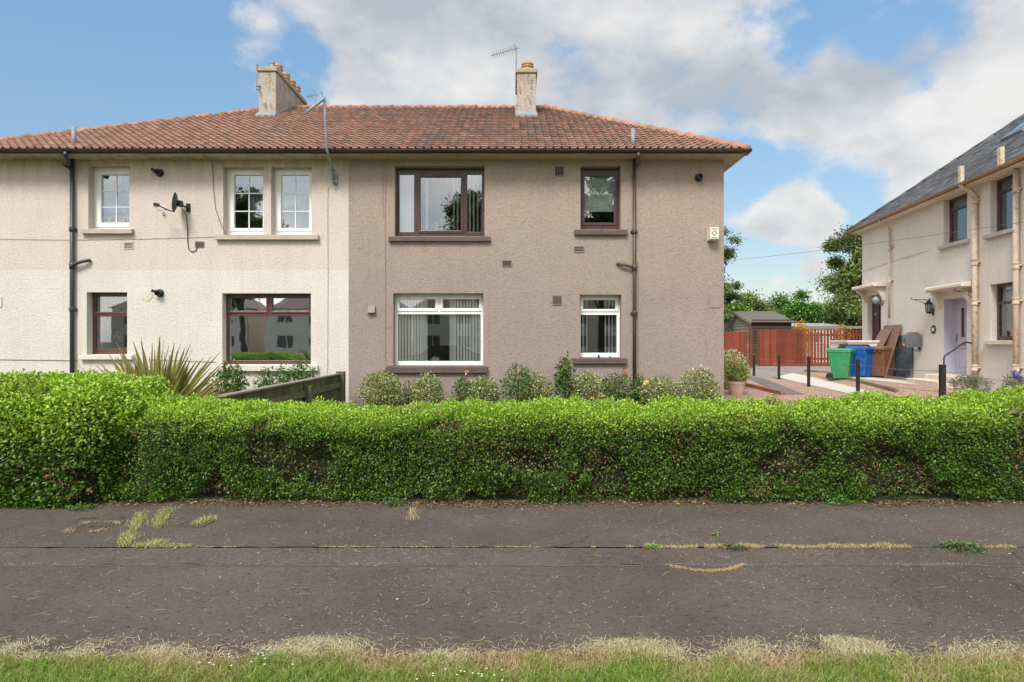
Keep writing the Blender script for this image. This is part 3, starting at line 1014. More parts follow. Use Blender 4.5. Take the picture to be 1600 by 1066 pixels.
# windows: opening in wall pixels, glass lights in frame pixels
WIN = dict(
    A=dict(op=(138, 202, 258.5, 357.6), fr='upvc', gl='glass_soft', lights=[(158.5, 203.5, 273.5, 348)], case=[(151, 211, 267, 355)], bars=([181], [298.5, 323.5]),
           sill=(126, 206, 357.6, 365, 'sill_cream'), vent=[(166, 192, 270.3)]),
    B=dict(op=(348.7, 412, 260.5, 367.6), fr='upvc', gl='glass_soft', lights=[(366.2, 410.8, 274, 356.6)], case=[(359, 415, 268.5, 362)], bars=([388.5], [302, 330]), vent=[(374, 400, 270.8)]),
    B2=dict(op=(423.5, 487, 260.5, 367.6), fr='upvc', gl='glass_soft', lights=[(439.5, 483, 274, 356.6)], case=[(432, 489, 268.5, 362)], bars=([461.2], [302, 330]), vent=[(447, 473, 270.8)]),
    C=dict(op=(135.5, 198.7, 456.7, 554.5), fr='upvc_red', gl='glass', lights=[(149, 202, 463.5, 487.5), (149, 202, 494.7, 545)], case=[(146, 205, 460, 490.5)],
           sill=(123.5, 206, 554.5, 562, 'sill_pale'), vent=[(163, 188, 461.2)]),
    D=dict(op=(347.3, 485.7, 458.4, 570.4), fr='upvc_red', gl='glass_wavy', lights=[(358.4, 416, 466, 486), (426, 483, 466, 486), (357.4, 485.6, 494, 563.5)],
           case=[(355.5, 419, 462, 489.5), (423, 487.5, 462, 489.5)], sill=(338, 496, 570.4, 580, 'sill_pale'), vent=[(371, 400, 462.3), (440, 468, 462.3)]),
    E=dict(op=(616.8, 757, 259.4, 369.2), fr='upvc_brown', gl='glass', lights=[(624, 647, 272.5, 362.4), (657, 720, 277, 360), (730, 752.8, 272.5, 362.4)],
           case=[(653, 724, 273, 364.5)], sill=(607, 766, 370, 377, 'sill_brown'), vent=[(675, 701, 274.3)]),
    F=dict(op=(614.7, 755, 458.3, 572), fr='upvc', gl='glass', lights=[(624.2, 680, 467.8, 481.7), (692, 748.4, 467.8, 481.7), (621.6, 751, 491.3, 564.5)],
           case=[(619.7, 684.4, 463.2, 486.5), (687.6, 753, 463.2, 486.5)], sill=(602.5, 762, 573, 583, 'sill_brown'), vent=[(637, 668, 465.2), (705, 736, 465.2)]),
    G=dict(op=(907, 970, 259.5, 358.6), fr='upvc_brown', gl='glass', lights=[(913.5, 959.5, 275.5, 348)], case=[(909.5, 963.5, 271, 352.5)],
           sill=(897.5, 980.5, 359.2, 367, 'sill_brown'), vent=[(923, 952, 272.2)]),
    H=dict(op=(905.7, 970.6, 460.6, 559.3), fr='upvc', gl='glass', lights=[(911, 961.5, 469, 483), (907.3, 963.6, 492.3, 551.5)], case=[(906.6, 966, 464.8, 487)],
           sill=(895, 980, 560, 568.5, 'sill_brown'), vent=[(923, 950, 466.6)]),
)


def rect(px):
    return (wx(px[0]), wx(px[1]), wz(px[3]), wz(px[2]))


def frect(px):
    return (fx(px[0]), fx(px[1]), fz(px[3]), fz(px[2]))


def make_window(parent, op, lights, cases, bars, mat, glmat, rec, vents=(), name='window', yoff=0.0):
    x0, x1, z0, z1 = op
    mb = MB()
    holes = [(l[0], l[1], l[2], l[3]) for l in lights]
    mb.plate(x0 - .01, x1 + .01, z0, z1 + .01, holes, rec, rec + .06)
    for c in cases:      # opening sash stands proud of the frame
        inner = [l for l in lights if l[0] > c[0] and l[1] < c[1] and l[2] > c[2] - .02 and l[3] < c[3] + .02]
        mb.plate(c[0], c[1], c[2], c[3], [(l[0] - .004, l[1] + .004, l[2] - .004, l[3] + .004) for l in inner], rec - .018, rec - .0015)
    o = mb.build(name, mat, parent, bevel=.005)
    pg = MB()
    for l in lights:
        pg.box(l[0] - .006, l[1] + .006, rec + .030, rec + .036, l[2] - .006, l[3] + .006)
    pg.build('pane', glmat, o)
    if bars:
        gb = MB()
        l = lights[0]
        for x in bars[0]:
            gb.box(x - .011, x + .011, rec + .020, rec + .028, l[2], l[3])
        for z in bars[1]:
            gb.box(l[0], l[1], rec + .019, rec + .027, z - .010, z + .010)
        gb.build('glazing_bar', mat, o)
    for v in vents:
        MB().box(v[0], v[1], rec - .030, rec - .017, v[2] - .011, v[2] + .011).build('trickle_vent', mat, o, bevel=.003)
    return o


holesL, holesR, WO = [], [], {}
for k, w in WIN.items():
    op = rect(w['op'])
    w['opr'] = op
    (holesL if op[0] < XM else holesR).append(op)
    WO[k] = make_window(house, op, [frect(l) for l in w['lights']], [frect(c) for c in w.get('case', ())],
                        ([fx(x) for x in w['bars'][0]], [fz(z) for z in w['bars'][1]]) if 'bars' in w else None,
                        w['fr'], w['gl'], REC, [(fx(v[0]), fx(v[1]), fz(v[2])) for v in w.get('vent', ())])
    if 'sill' in w:
        a, b, t, bt, sm = w['sill']
        k9 = F / 13.92
        sx0, sx1 = (a - 800) / k9, (b - 800) / k9
        st = op[2]
        sb = 1.6 + (533 - bt) / k9
        ft = 1.6 + (533 - (t + .6)) / k9
        mb = MB()
        mb.hexa([(sx0, -.09, sb), (sx1, -.09, sb), (sx1, -.003, sb), (sx0, -.003, sb)], [(sx0, -.09, min(ft, st - .01)), (sx1, -.09, min(ft, st - .01)), (sx1, -.003, st - .002), (sx0, -.003, st - .002)])
        mb.hexa([(op[0] + .002, -.002, sb + .02), (op[1] - .002, -.002, sb + .02), (op[1] - .002, REC + .02, sb + .02), (op[0] + .002, REC + .02, sb + .02)],
                [(op[0] + .002, -.002, st - .001), (op[1] - .002, -.002, st - .001), (op[1] - .002, REC + .02, st + .012), (op[0] + .002, REC + .02, st + .012)])
        mb.build('sill', sm, WO[k], bevel=.006)
    # the room behind
    rx0, rx1, rz0, rz1 = op[0] - .3, op[1] + .3, op[2] - .5, min(op[3] + .1, 5.38)
    if k == 'B':
        rx1 = op[1] + .05
    if k == 'B2':
        rx0 = op[0] - .05
    if rz0 < .2:
        rz0 = .2
    rb = MB()
    y0, y1 = REC + .065, 3.2
    rb.quad((rx0, y1, rz0), (rx1, y1, rz0), (rx1, y1, rz1), (rx0, y1, rz1))
    rb.quad((rx0, y0, rz0), (rx0, y1, rz0), (rx0, y1, rz1), (rx0, y0, rz1))
    rb.quad((rx1, y0, rz0), (rx1, y1, rz0), (rx1, y1, rz1), (rx1, y0, rz1))
    rb.quad((rx0, y0, rz0), (rx1, y0, rz0), (rx1, y1, rz0), (rx0, y1, rz0))
    rb.quad((rx0, y0, rz1), (rx1, y0, rz1), (rx1, y1, rz1), (rx0, y1, rz1))
    for hz in ((rx0, op[0] - .01, rz0, rz1), (op[1] + .01, rx1, rz0, rz1)):
        rb.quad((hz[0], y0, hz[2]), (hz[1], y0, hz[2]), (hz[1], y0, hz[3]), (hz[0], y0, hz[3]))
    rb.build('room', 'room', house)

# one long sill under the paired windows
a, b = (336 - 800) / (F / 13.92), (497 - 800) / (F / 13.92)
opB, opB2 = WIN['B']['opr'], WIN['B2']['opr']
mb = MB().box(a, b, -.09, -.003, opB[2] - .105, opB[2] - .004)
for o_ in (opB, opB2):
    mb.box(o_[0] + .002, o_[1] - .002, -.002, REC + .02, opB[2] - .06, opB[2] - .001)
mb.build('sill', 'sill_cream', house, bevel=.006)

# walls
MB().plate(XL, XM, -.05, ZT, holesL, 0, .30).build('wall', 'wall_left', house)
MB().plate(XM + .0005, XR, -.05, ZT, holesR, -.012, .30).build('wall', 'wall_right', house)
MB().box(XL, XL + .28, .30, 8.5, -.05, ZT).build('wall', 'wall_left', house)
MB().box(XR - .28, XR, .30, 8.5, -.05, ZT).build('wall', 'wall_right', house)
MB().box(XL, XR, 8.5, 8.78, -.05, ZT).build('wall', 'wall_left', house)

# eaves
EY, EZ = -.45, 5.50
EL, ER = XL - .36, XR + .35
MB().box(EL, XM, EY, .0, ZT + .001, ZT + .06).build('soffit', 'soffit_left', house)
MB().box(XM + .001, ER, EY, .0, ZT + .001, ZT + .06).build('soffit', 'soffit_right', house)
MB().box(XR + .001, ER, .001, 9.1, ZT + .001, ZT + .06).build('soffit', 'soffit_right', house)
MB().box(EL, XL - .001, .001, 9.1, ZT + .001, ZT + .06).build('soffit', 'soffit_left', house)


def half_pipe(mb, p, q, r, n=9, t=.008, m=0):
    p, q = Vector(p), Vector(q)
    d = (q - p).normalized()
    s = Vector((0, 0, 1)).cross(d)
    sec = [(math.cos(math.pi + math.pi * i / n) * r, math.sin(math.pi + math.pi * i / n) * r) for i in range(n + 1)]
    sec += [(x * (1 - t / r), y * (1 - t / r)) for x, y in reversed(sec)]
    k = len(sec)
    vs = [p + s * x + Vector((0, 0, y)) for x, y in sec] + [q + s * x + Vector((0, 0, y)) for x, y in sec]
    fs = [(i, (i + 1) % k, (i + 1) % k + k, i + k) for i in range(k)] + [tuple(range(k)), tuple(reversed(range(k, 2 * k)))]
    mb.add(vs, fs, m)


GY, GZ, GR = EY - .035, 5.535, .062
for nm, x0, x1, mt in (('gutter', EL - .05, XM, 'gutter_black'), ('gutter', XM + .001, ER + .06, 'gutter_brown')):
    g = MB()
    half_pipe(g, (x0, GY, GZ), (x1, GY, GZ), GR, 10)
    x = x0 + .6
    while x < x1:
        half_pipe(g, (x, GY, GZ + .004), (x + .035, GY, GZ + .004), GR + .007, 10)
        x += 1.15
    g.build(nm, mt, house)
g = MB()
half_pipe(g, (ER + .0, GY, GZ - .002), (ER + .0, 9.0, GZ - .002), GR, 10)
g.build('gutter', 'gutter_brown', house)
MB().box(EL, XM, EY - .002, EY + .02, ZT + .005, GZ + .02).build('fascia', 'gutter_black', house)
MB().box(XM + .001, ER, EY - .002, EY + .02, ZT + .005, GZ + .02).build('fascia', 'gutter_brown', house)
MB().box(ER - .02, ER, EY + .021, 9.1, ZT + .005, GZ + .02).build('fascia', 'gutter_brown', house)

# roof
RYv, RZ = 4.25, 8.02
RXL, RXR = -6.4, .94
RUN = RYv - EY
RAT = (RZ - EZ) / RUN
PAN = [(0, .026), (.09, .036), (.18, .028), (.28, .006), (.60, .0), (.90, .004), (1.0, .022)]
FLAT = [(0.02, .0), (.98, .0)]


def slope(mb, O, e, sh, ratio, run, xl, xr, w, g, prof, lift, over=.03, jit=.004, half=False, m=0):
    O, e, sh = Vector(O), Vector(e), Vector(sh)
    up = (sh + Vector((0, 0, ratio)))
    k = up.length
    up.normalize()
    nrm = e.cross(up).normalized()
    if nrm.z < 0:
        nrm = -nrm
    gh = g / k
    rows = int(run / gh) + 1
    r = random.Random(3)
    for i in range(rows):
        v0 = i * gh
        v1 = min((i + 1) * gh + over / k, run)
        vm = min(v0 + gh * .5, run)
        a, b = xl(vm), xr(vm)
        off = (w / 2 if (half and i % 2) else 0.0)
        c0 = int(math.floor((a - off) / w))
        c1 = int(math.ceil((b - off) / w))
        for c in range(c0, c1):
            x0 = c * w + off
            j1, j2 = r.uniform(-jit, jit), r.uniform(-jit, jit)
            vs = []
            for (v, h) in ((v0, lift), (v1, .004), (v0, lift - .016)):
                for (t, ph) in prof:
                    x = min(max(x0 + t * w, a), b)
                    p = O + e * x + sh * v + Vector((0, 0, v * ratio)) + nrm * (h + ph + (j1 if v == v0 else j2))
                    vs.append(p)
            n = len(prof)
            fs = [(q, q + 1, q + 1 + n, q + n) for q in range(n - 1)] + [(q + 2 * n, q + 1 + 2 * n, q + 1, q) for q in range(n - 1)]
            mb.add(vs, fs, m)


rf = MB()
slope(rf, (0, EY - .03, EZ + .035), (1, 0, 0), (0, 1, 0), RAT, RUN + .03,
      lambda v: EL + (RXL - EL) * min(1, v / RUN), lambda v: ER + (RXR - ER) * min(1, v / RUN), .166, .205, PAN, .032, .03, .0018)
roof = rf.build('roof', 'tile', house)
rf2 = MB()
BY = 2 * RYv - EY
for q in ([(EL, BY, EZ), (RXL, RYv, RZ), (RXR, RYv, RZ), (ER, BY, EZ)],):
    rf2.add(q, [(0, 1, 2, 3)])
rf2.add([(ER, EY, EZ), (ER, BY, EZ), (RXR, RYv, RZ)], [(0, 1, 2)])
rf2.add([(EL, EY, EZ), (RXL, RYv, RZ), (EL, BY, EZ)], [(0, 1, 2)])
rf2.add([(EL, EY, EZ), (ER, EY, EZ), (RXR, RYv, RZ), (RXL, RYv, RZ)], [(0, 1, 2, 3)])
rf2.build('roof_underlay', 'tile', house)


def ridge_run(mb, p, q, r=.115, L=.38):
    p, q = Vector(p), Vector(q)
    d = q - p
    n = max(1, int(d.length / L))
    for i in range(n):
        a = p + d * (i / n)
        b = p + d * ((i + 1) / n) + d.normalized() * .03
        jz = Vector((0, 0, random.uniform(-.008, .008)))
        mb.tube([a + jz, a.lerp(b, .5) + jz, b + jz], [r, r * .95, r * 1.13], 10)


rg = MB()
ridge_run(rg, (RXL, RYv, RZ + .0), (RXR, RYv, RZ + .0))
for (cx, rx) in ((EL, RXL), (ER, RXR)):
    ridge_run(rg, (cx, EY, EZ + .02), (rx, RYv, RZ + .0))
    ridge_run(rg, (cx, BY, EZ + .02), (rx, RYv, RZ + .0))
rg.build('ridge_tiles', 'ridge', house, smooth=True)


def chimney(px0, px1, Y1, ytop, length, pots, pad=.04, shape='block'):
    y = Y1 - 14
    x0, x1 = (px0 - 800) / F * Y1, (px1 - 800) / F * Y1
    zt = 1.6 + (533 - ytop) / F * Y1
    zb = EZ + (y - EY) * RAT - .3
    st = MB().box(x0, x1, y, y + length, zb, zt - .12).build('chimney', 'render_chimney', house, bevel=.015)
    MB().box(x0 - pad, x1 + pad, y - pad, y + length + pad, zt - .119, zt).build('chimney_cap', 'chimney_cap', st, bevel=.02)
    zr = EZ + (y - EY) * RAT
    fl = MB()
    fl.hexa([(x0 - .03, y - .14, zr - .05), (x1 + .03, y - .14, zr - .05), (x1 + .03, y - .004, zr + .03), (x0 - .03, y - .004, zr + .03)],
            [(x0 - .03, y - .14, zr + .045), (x1 + .03, y - .14, zr + .045), (x1 + .012, y - .004, zr + .17), (x0 - .012, y - .004, zr + .17)])
    ye = min(y + length, RYv)
    for sx, sg in ((x0, -1), (x1, 1)):
        a, b = (sx, sx + sg * .05)
        lo, hi = min(a, b), max(a, b)
        fl.hexa([(lo, y, zr - .05), (hi, y, zr - .05), (hi, ye, EZ + (ye - EY) * RAT - .05), (lo, ye, EZ + (ye - EY) * RAT - .05)],
                [(lo, y, zr + .10), (hi, y, zr + .10), (hi, ye, EZ + (ye - EY) * RAT + .10), (lo, ye, EZ + (ye - EY) * RAT + .10)])
    fl.build('flashing', 'lead', st)
    for (py_, h, r) in pots:
        xm = (x0 + x1) / 2 + .03
        MB().lathe([(r * .95, 0), (r * .93, h * .55), (r * 1.1, h * .58), (r * 1.12, h * .68), (r * .95, h * .72), (r * .95, h * .82), (r * 1.1, h * .86), (r * 1.1, h), (r * .8, h), (r * .75, h * .6)],
                   (xm, y + py_, zt - .01), 18).build('chimney_pot', 'pot', st, smooth=False)
    return st, (x0, x1, y, zt)


stL, cL = chimney(404, 431, 17.0, 104.5, 2.45, [(.62, .30, .14), (1.2, .30, .14), (1.68, .30, .14), (2.1, .30, .14)])
MB().lathe([(.055, 0), (.055, .16), (.07, .16), (.07, .19)], (cL[0] + .29, cL[2] + .18, cL[3] - .005), 12).build('flue_pipe', 'galv', stL)
MB().lathe([(.05, 0), (.05, .15), (.064, .15), (.064, .18)], (cL[0] + .37, cL[2] + .42, cL[3] - .005), 12).build('flue_pipe', 'galv', stL)
stR, cR = chimney(808, 837.5, 17.05, 107, 1.5, [(.28, .24, .145), (.95, .24, .145)])


def pipe_run(px, pz0, pz1, mat, r=.042, collars=(), yo=-.06, holder=house):
    x = wx(px)
    mb = MB()
    mb.tube([(x, yo, pz0), (x, yo, pz1)], r, 14)
    for c in collars:
        z = wz(c)
        mb.lathe([(r + .012, -.05), (r + .015, -.02), (r + .015, .03), (r + .01, .05)], (x, yo, z), 14)
        mb.box(x - .075, x + .075, yo + .02, yo + .058, z - .025, z + .02)
    return mb, x


# grey soil pipe on the left
mb, x = pipe_run(115.7, .0, wz(250), 'pipe_dark', .044, (359, 483.5), -.062)
sx = (102 - 800) / (F / 13.5)
mb.tube([(sx, GY, GZ - .05), (sx, GY, GZ - .14), (sx + .02, GY + .06, GZ - .24), (x - .14, -.14, wz(259)), (x - .05, -.08, wz(263.5)), (x, -.062, wz(267))], .036, 12)
mb.lathe([(.045, 0), (.048, .06), (.045, .11)], (sx, GY, GZ - .16), 14)
mb.tube([(x, -.07, wz(416)), (x + .09, -.10, wz(413)), (x + .24, -.09, wz(409.5)), (x + .32, -.07, wz(408)), (x + .36, -.02, wz(407.5))], .034, 12)
mb.lathe([(.055, -.07), (.058, 0), (.055, .08)], (x, -.062, wz(416)), 14)
mb.build('drainpipe', 'pipe_dark', house, smooth=True)
xs_ = (115.6 - 800) / (F / 13.9)
MB().tube([(xs_, -.1, EZ + .1), (xs_, -.1, EZ + .63)], .048, 14).build('vent_stack', 'lead', house, smooth=True)
# brown pipe on the right
mb, x = pipe_run(990.3, .0, wz(250), 'pipe_brown', .036, (362.5, 489.5), -.062)
sx = (998 - 800) / (F / 13.5)
mb.tube([(sx, GY, GZ - .04), (sx, GY, GZ - .17), (sx - .01, GY + .08, GZ - .27), (x + .09, -.2, wz(257)), (x + .03, -.1, wz(262)), (x, -.062, wz(266))], .032, 12)
mb.lathe([(.042, 0), (.045, .06), (.042, .1)], (sx, GY, GZ - .18), 14)
mb.tube([(x, -.07, wz(419)), (x - .1, -.09, wz(417)), (x - .26, -.09, wz(414)), (x - .33, -.06, wz(413)), (x - .35, -.01, wz(413))], .030, 12)
mb.lathe([(.048, -.06), (.052, 0), (.048, .08)], (x, -.062, wz(419)), 14)
mb.build('drainpipe', 'pipe_brown', house, smooth=True)
xs_ = (989.3 - 800) / (F / 13.9)
MB().tube([(xs_, -.1, EZ + .1), (xs_, -.1, EZ + .58)], .044, 14).build('vent_stack', 'lead', house, smooth=True)


def wire(mbx, pts, r=.006, n=5):
    mbx.tube(pts, r, n)


# cables clipped to the wall
w1 = MB()
xw = wx(331)
wire(w1, [(wx(331), -.47, 5.46), (wx(331.5), -.30, 5.44), (wx(332), -.012, 5.40), (wx(334), -.012, wz(295)), (wx(337), -.012, wz(325)), (wx(345), -.012, wz(350)), (wx(354), -.012, wz(367.5))], .007)
w1.build('cable', 'cable', house, smooth=True)
w1 = MB()
wire(w1, [(wx(0), -.010, wz(374)), (wx(120), -.010, wz(375.3)), (wx(230), -.010, wz(373.5)), (wx(336), -.010, wz(370.5))], .0035)
w1.build('cable', 'cable', house)
w1 = MB()
wire(w1, [(wx(519), -.03, wz(290)), (wx(513), -.012, wz(294)), (wx(512.3), -.010, wz(330)), (wx(512.8), -.010, wz(430)), (wx(512), -.010, wz(600))], .0035)
w1.build('cable', 'cable', house)
w1 = MB()
wire(w1, [(wx(603), -.022, wz(251)), (wx(602), -.022, wz(350)), (wx(602.5), -.022, wz(470)), (wx(602), -.022, wz(565)), (wx(607), -.022, wz(571)), (wx(616), -.022, wz(571.5))], .004)
wire(w1, [(wx(598.5), -.022, wz(251)), (wx(598), -.022, wz(300)), (wx(600), -.022, wz(340))], .005)
w1.build('cable', 'vent_taupe', house)
w1 = MB()
wire(w1, [(wx(996.3), -.024, wz(408)), (wx(996.3), -.024, wz(600))], .011, 6)
w1.build('cable', 'vent_taupe', house)
w1 = MB()
wire(w1, [(wx(0), -.010, wz(562)), (wx(122), -.010, wz(563.5))], .006)
w1.build('cable', 'cable', house)
w1 = MB()
wire(w1, [(wx(232), -.010, wz(562)), (wx(338), -.010, wz(566))], .005)
w1.build('cable', 'cable', house)


def grille(px0, px1, py0, py1, mat, vertical=True, n=5, y=-.012, depth=.014):
    x0, x1, z0, z1 = wx(px0), wx(px1), wz(py1), wz(py0)
    mb = MB()
    t = .016
    if vertical:
        w = (x1 - x0 - 2 * t) / n
        hs = [(x0 + t + w * i + .005, x0 + t + w * (i + 1) - .005, z0 + t, z1 - t) for i in range(n)]
    else:
        w = (z1 - z0 - 2 * t) / n
        hs = [(x0 + t, x1 - t, z0 + t + w * i + .006, z0 + t + w * (i + 1) - .006) for i in range(n)]
    mb.plate(x0, x1, z0, z1, hs, y - depth, y - .001)
    o = mb.build('air_vent', mat, house)
    MB().box(x0 + .004, x1 - .004, y - .004, y - .0015, z0 + .004, z1 - .004).build('vent_backing', 'bar_dark', o)
    return o


grille(866.5, 881, 260.5, 276, 'vent_metal', True, 4, -.014)
grille(784.5, 799.5, 407, 417, 'vent_metal', True, 4, -.014)
grille(863, 878, 462, 477, 'vent_metal', True, 6, -.014)
grille(896, 913, 384.5, 394.5, 'vent_taupe', False, 3, -.014)
grille(193.5, 209, 378, 389, 'vent_cream', False, 4, 0)
grille(305, 319.5, 377.5, 387, 'vent_metal', True, 5, 0)
# boiler flues
for (px, py, yo, spout) in ((250, 270.5, 0, True), (250.3, 458.3, 0, True), (1091.2, 278.3, -.012, False)):
    x, z = wx(px), wz(py)
    mb = MB()
    mb.lathe([(.085, yo - .001), (.085, yo - .02), (.062, yo - .025), (.060, yo - .13), (.052, yo - .13), (.045, yo - .06)], (x, 0, z), 20, axis='y')
    if spout:
        mb.tube([(x + .0, yo - .08, z + .01), (x - .06, yo - .12, z + .03), (x - .11, yo - .15, z + .05)], .03, 10)
    mb.build('boiler_flue', 'vent_dark', house, smooth=False)
# repaired round patches next to the left flues
for (px, py) in ((229, 272), (229, 461)):
    x, z = wx(px), wz(py)
    MB().lathe([(.135, -.001), (.13, -.008), (.09, -.011), (.001, -.012)], (x, 0, z), 24, axis='y').build('render_patch', 'wall_left', house)
x0, x1, z0, z1 = wx(574.5), wx(587), wz(489.5), wz(478.5)
MB().hexa([(x0, -.10, z0), (x1, -.10, z0), (x1, -.013, z0), (x0, -.013, z0)], [(x0 + .02, -.07, z1), (x1, -.07, z1), (x1, -.013, z1), (x0 + .02, -.013, z1)]).build('vent_cowl', 'vent_taupe', house, bevel=.008)
MB().box(wx(1108), wx(1124), -.026, -.013, wz(481), wz(461)).build('blank_cover_plate', 'vent_taupe', house, bevel=.003)
MB().box(wx(-12), wx(3.3), -.02, -.001, wz(480), wz(464)).build('meter_plate', 'sill_pale', house, bevel=.003)

# blinds and curtains
def blind_strips(parent, rects, mat, y, w=.085, ang=25, ws=None, name='vertical_blind'):
    mb = MB()
    for (x0, x1, z0, z1, pitch, an) in rects:
        w = .052 if pitch < .07 else .085
        x = x0
        while x < x1:
            a = R(an + random.uniform(-3, 3))
            dx, dy = math.cos(a) * w / 2, math.sin(a) * w / 2
            mb.quad((x - dx, y - dy, z0), (x + dx, y + dy, z0), (x + dx, y + dy, z1), (x - dx, y - dy, z1))
            x += pitch
    return mb.build(name, mat, parent)


def curtain(parent, rects, mat, y, name='curtain', amp=.03, wave=.12):
    mb = MB()
    for (x0, x1, z0, z1) in rects:
        n = max(4, int((x1 - x0) / .015))
        P = []
        ph = random.uniform(0, 6)
        for i in range(n + 1):
            x = x0 + (x1 - x0) * i / n
            P.append((x, y + amp * math.sin(ph + x / wave * 2 * math.pi) + amp * .4 * math.sin(x * 91)))
        for i in range(n):
            mb.quad((*P[i], z0), (*P[i + 1], z0), (*P[i + 1], z1), (*P[i], z1))
    return mb.build(name, mat, parent, smooth=True)


BYY = REC + .095
bs = F / (14 + BYY)


def bx(px):
    return (px - 800) / bs


def bz(py):
    return 1.6 + (533 - py) / bs


e = WIN['E']['opr']
blind_strips(WO['E'], [(bx(622), bx(650), e[2] + .03, e[3], .075, 12), (bx(667), bx(670), e[2] + .03, e[3], .2, 55), (bx(709), bx(722), e[2] + .03, e[3], .085, 72), (bx(728), bx(757), e[2] + .03, e[3], .085, 66)], 'blind', BYY)
f_ = WIN['F']['opr']
blind_strips(WO['F'], [(bx(620), bx(660), f_[2] + .03, f_[3], .066, 22), (bx(660), bx(667), f_[2] + .03, f_[3], .03, 40), (bx(704), bx(711), f_[2] + .03, f_[3], .03, 40), (bx(711), bx(757), f_[2] + .03, f_[3], .066, 22)], 'blind', BYY)
h_ = WIN['H']['opr']
blind_strips(WO['H'], [(bx(906), bx(919), h_[2] + .03, h_[3], .075, 62), (bx(946), bx(966), h_[2] + .03, h_[3], .075, 58)], 'blind', BYY)
for kk in ('A', 'B', 'B2'):
    o_ = WIN[kk]['opr']
    zz = o_[2] + (.40 if kk == 'A' else .02)
    curtain(WO[kk], [(o_[0] - .05, o_[1] + .05, zz, o_[3])] if kk != 'B' else [(o_[0] + .45, o_[1] + .05, zz + .35, o_[3])], 'net', BYY + .02, 'net_curtain', .012, .10)
g_ = WIN['G']['opr']
MB().box(g_[0] - .02, g_[1] + .02, BYY, BYY + .003, bz(331), g_[3]).build('roller_blind', 'greenblind', WO['G'])
c__ = WIN['C']['opr']
curtain(WO['C'], [(c__[0], c__[0] + .14, c__[2], c__[3]), (c__[0] + .14, c__[1], bz(486), c__[3])], 'net', BYY + .03, 'net_curtain', .015, .09)
d_ = WIN['D']['opr']
mbv = MB()
z = d_[2] + .05
while z < d_[3] - .3:
    mbv.quad((d_[0] + .03, BYY, z), (d_[1] - .03, BYY, z), (d_[1] - .03, BYY + .02, z + .010), (d_[0] + .03, BYY + .02, z + .010))
    z += .030
for px in (405, 444):
    mbv.box(bx(px) - .008, bx(px) + .008, BYY - .004, BYY - .001, d_[2], d_[3])
mbv.build('venetian_blind', 'net', WO['D'])
curtain(WO['D'], [(bx(366), bx(384), d_[2], d_[3])], 'net', BYY + .08, 'curtain', .03, .1)

# ------------------------------------------------------------------ right-hand house
KX, KS = 9.802, .126
Y0 = 24.16
X0 = KX + KS * Y0
ln = math.hypot(1, KS)
ANG = math.atan2(-1 / ln, -KS / ln)
rh = thing('house', 'peach cream harled house on the right with slate roof and two front doors', 'house', (X0, Y0, 0), ANG)


def ru(px):
    Y = KX / ((px - 800) / F - KS)
    return (Y0 - Y) * ln


def rY(px):
    return KX / ((px - 800) / F - KS)


def rz(px, py):
    return 1.6 + (533 - py) / F * rY(px)


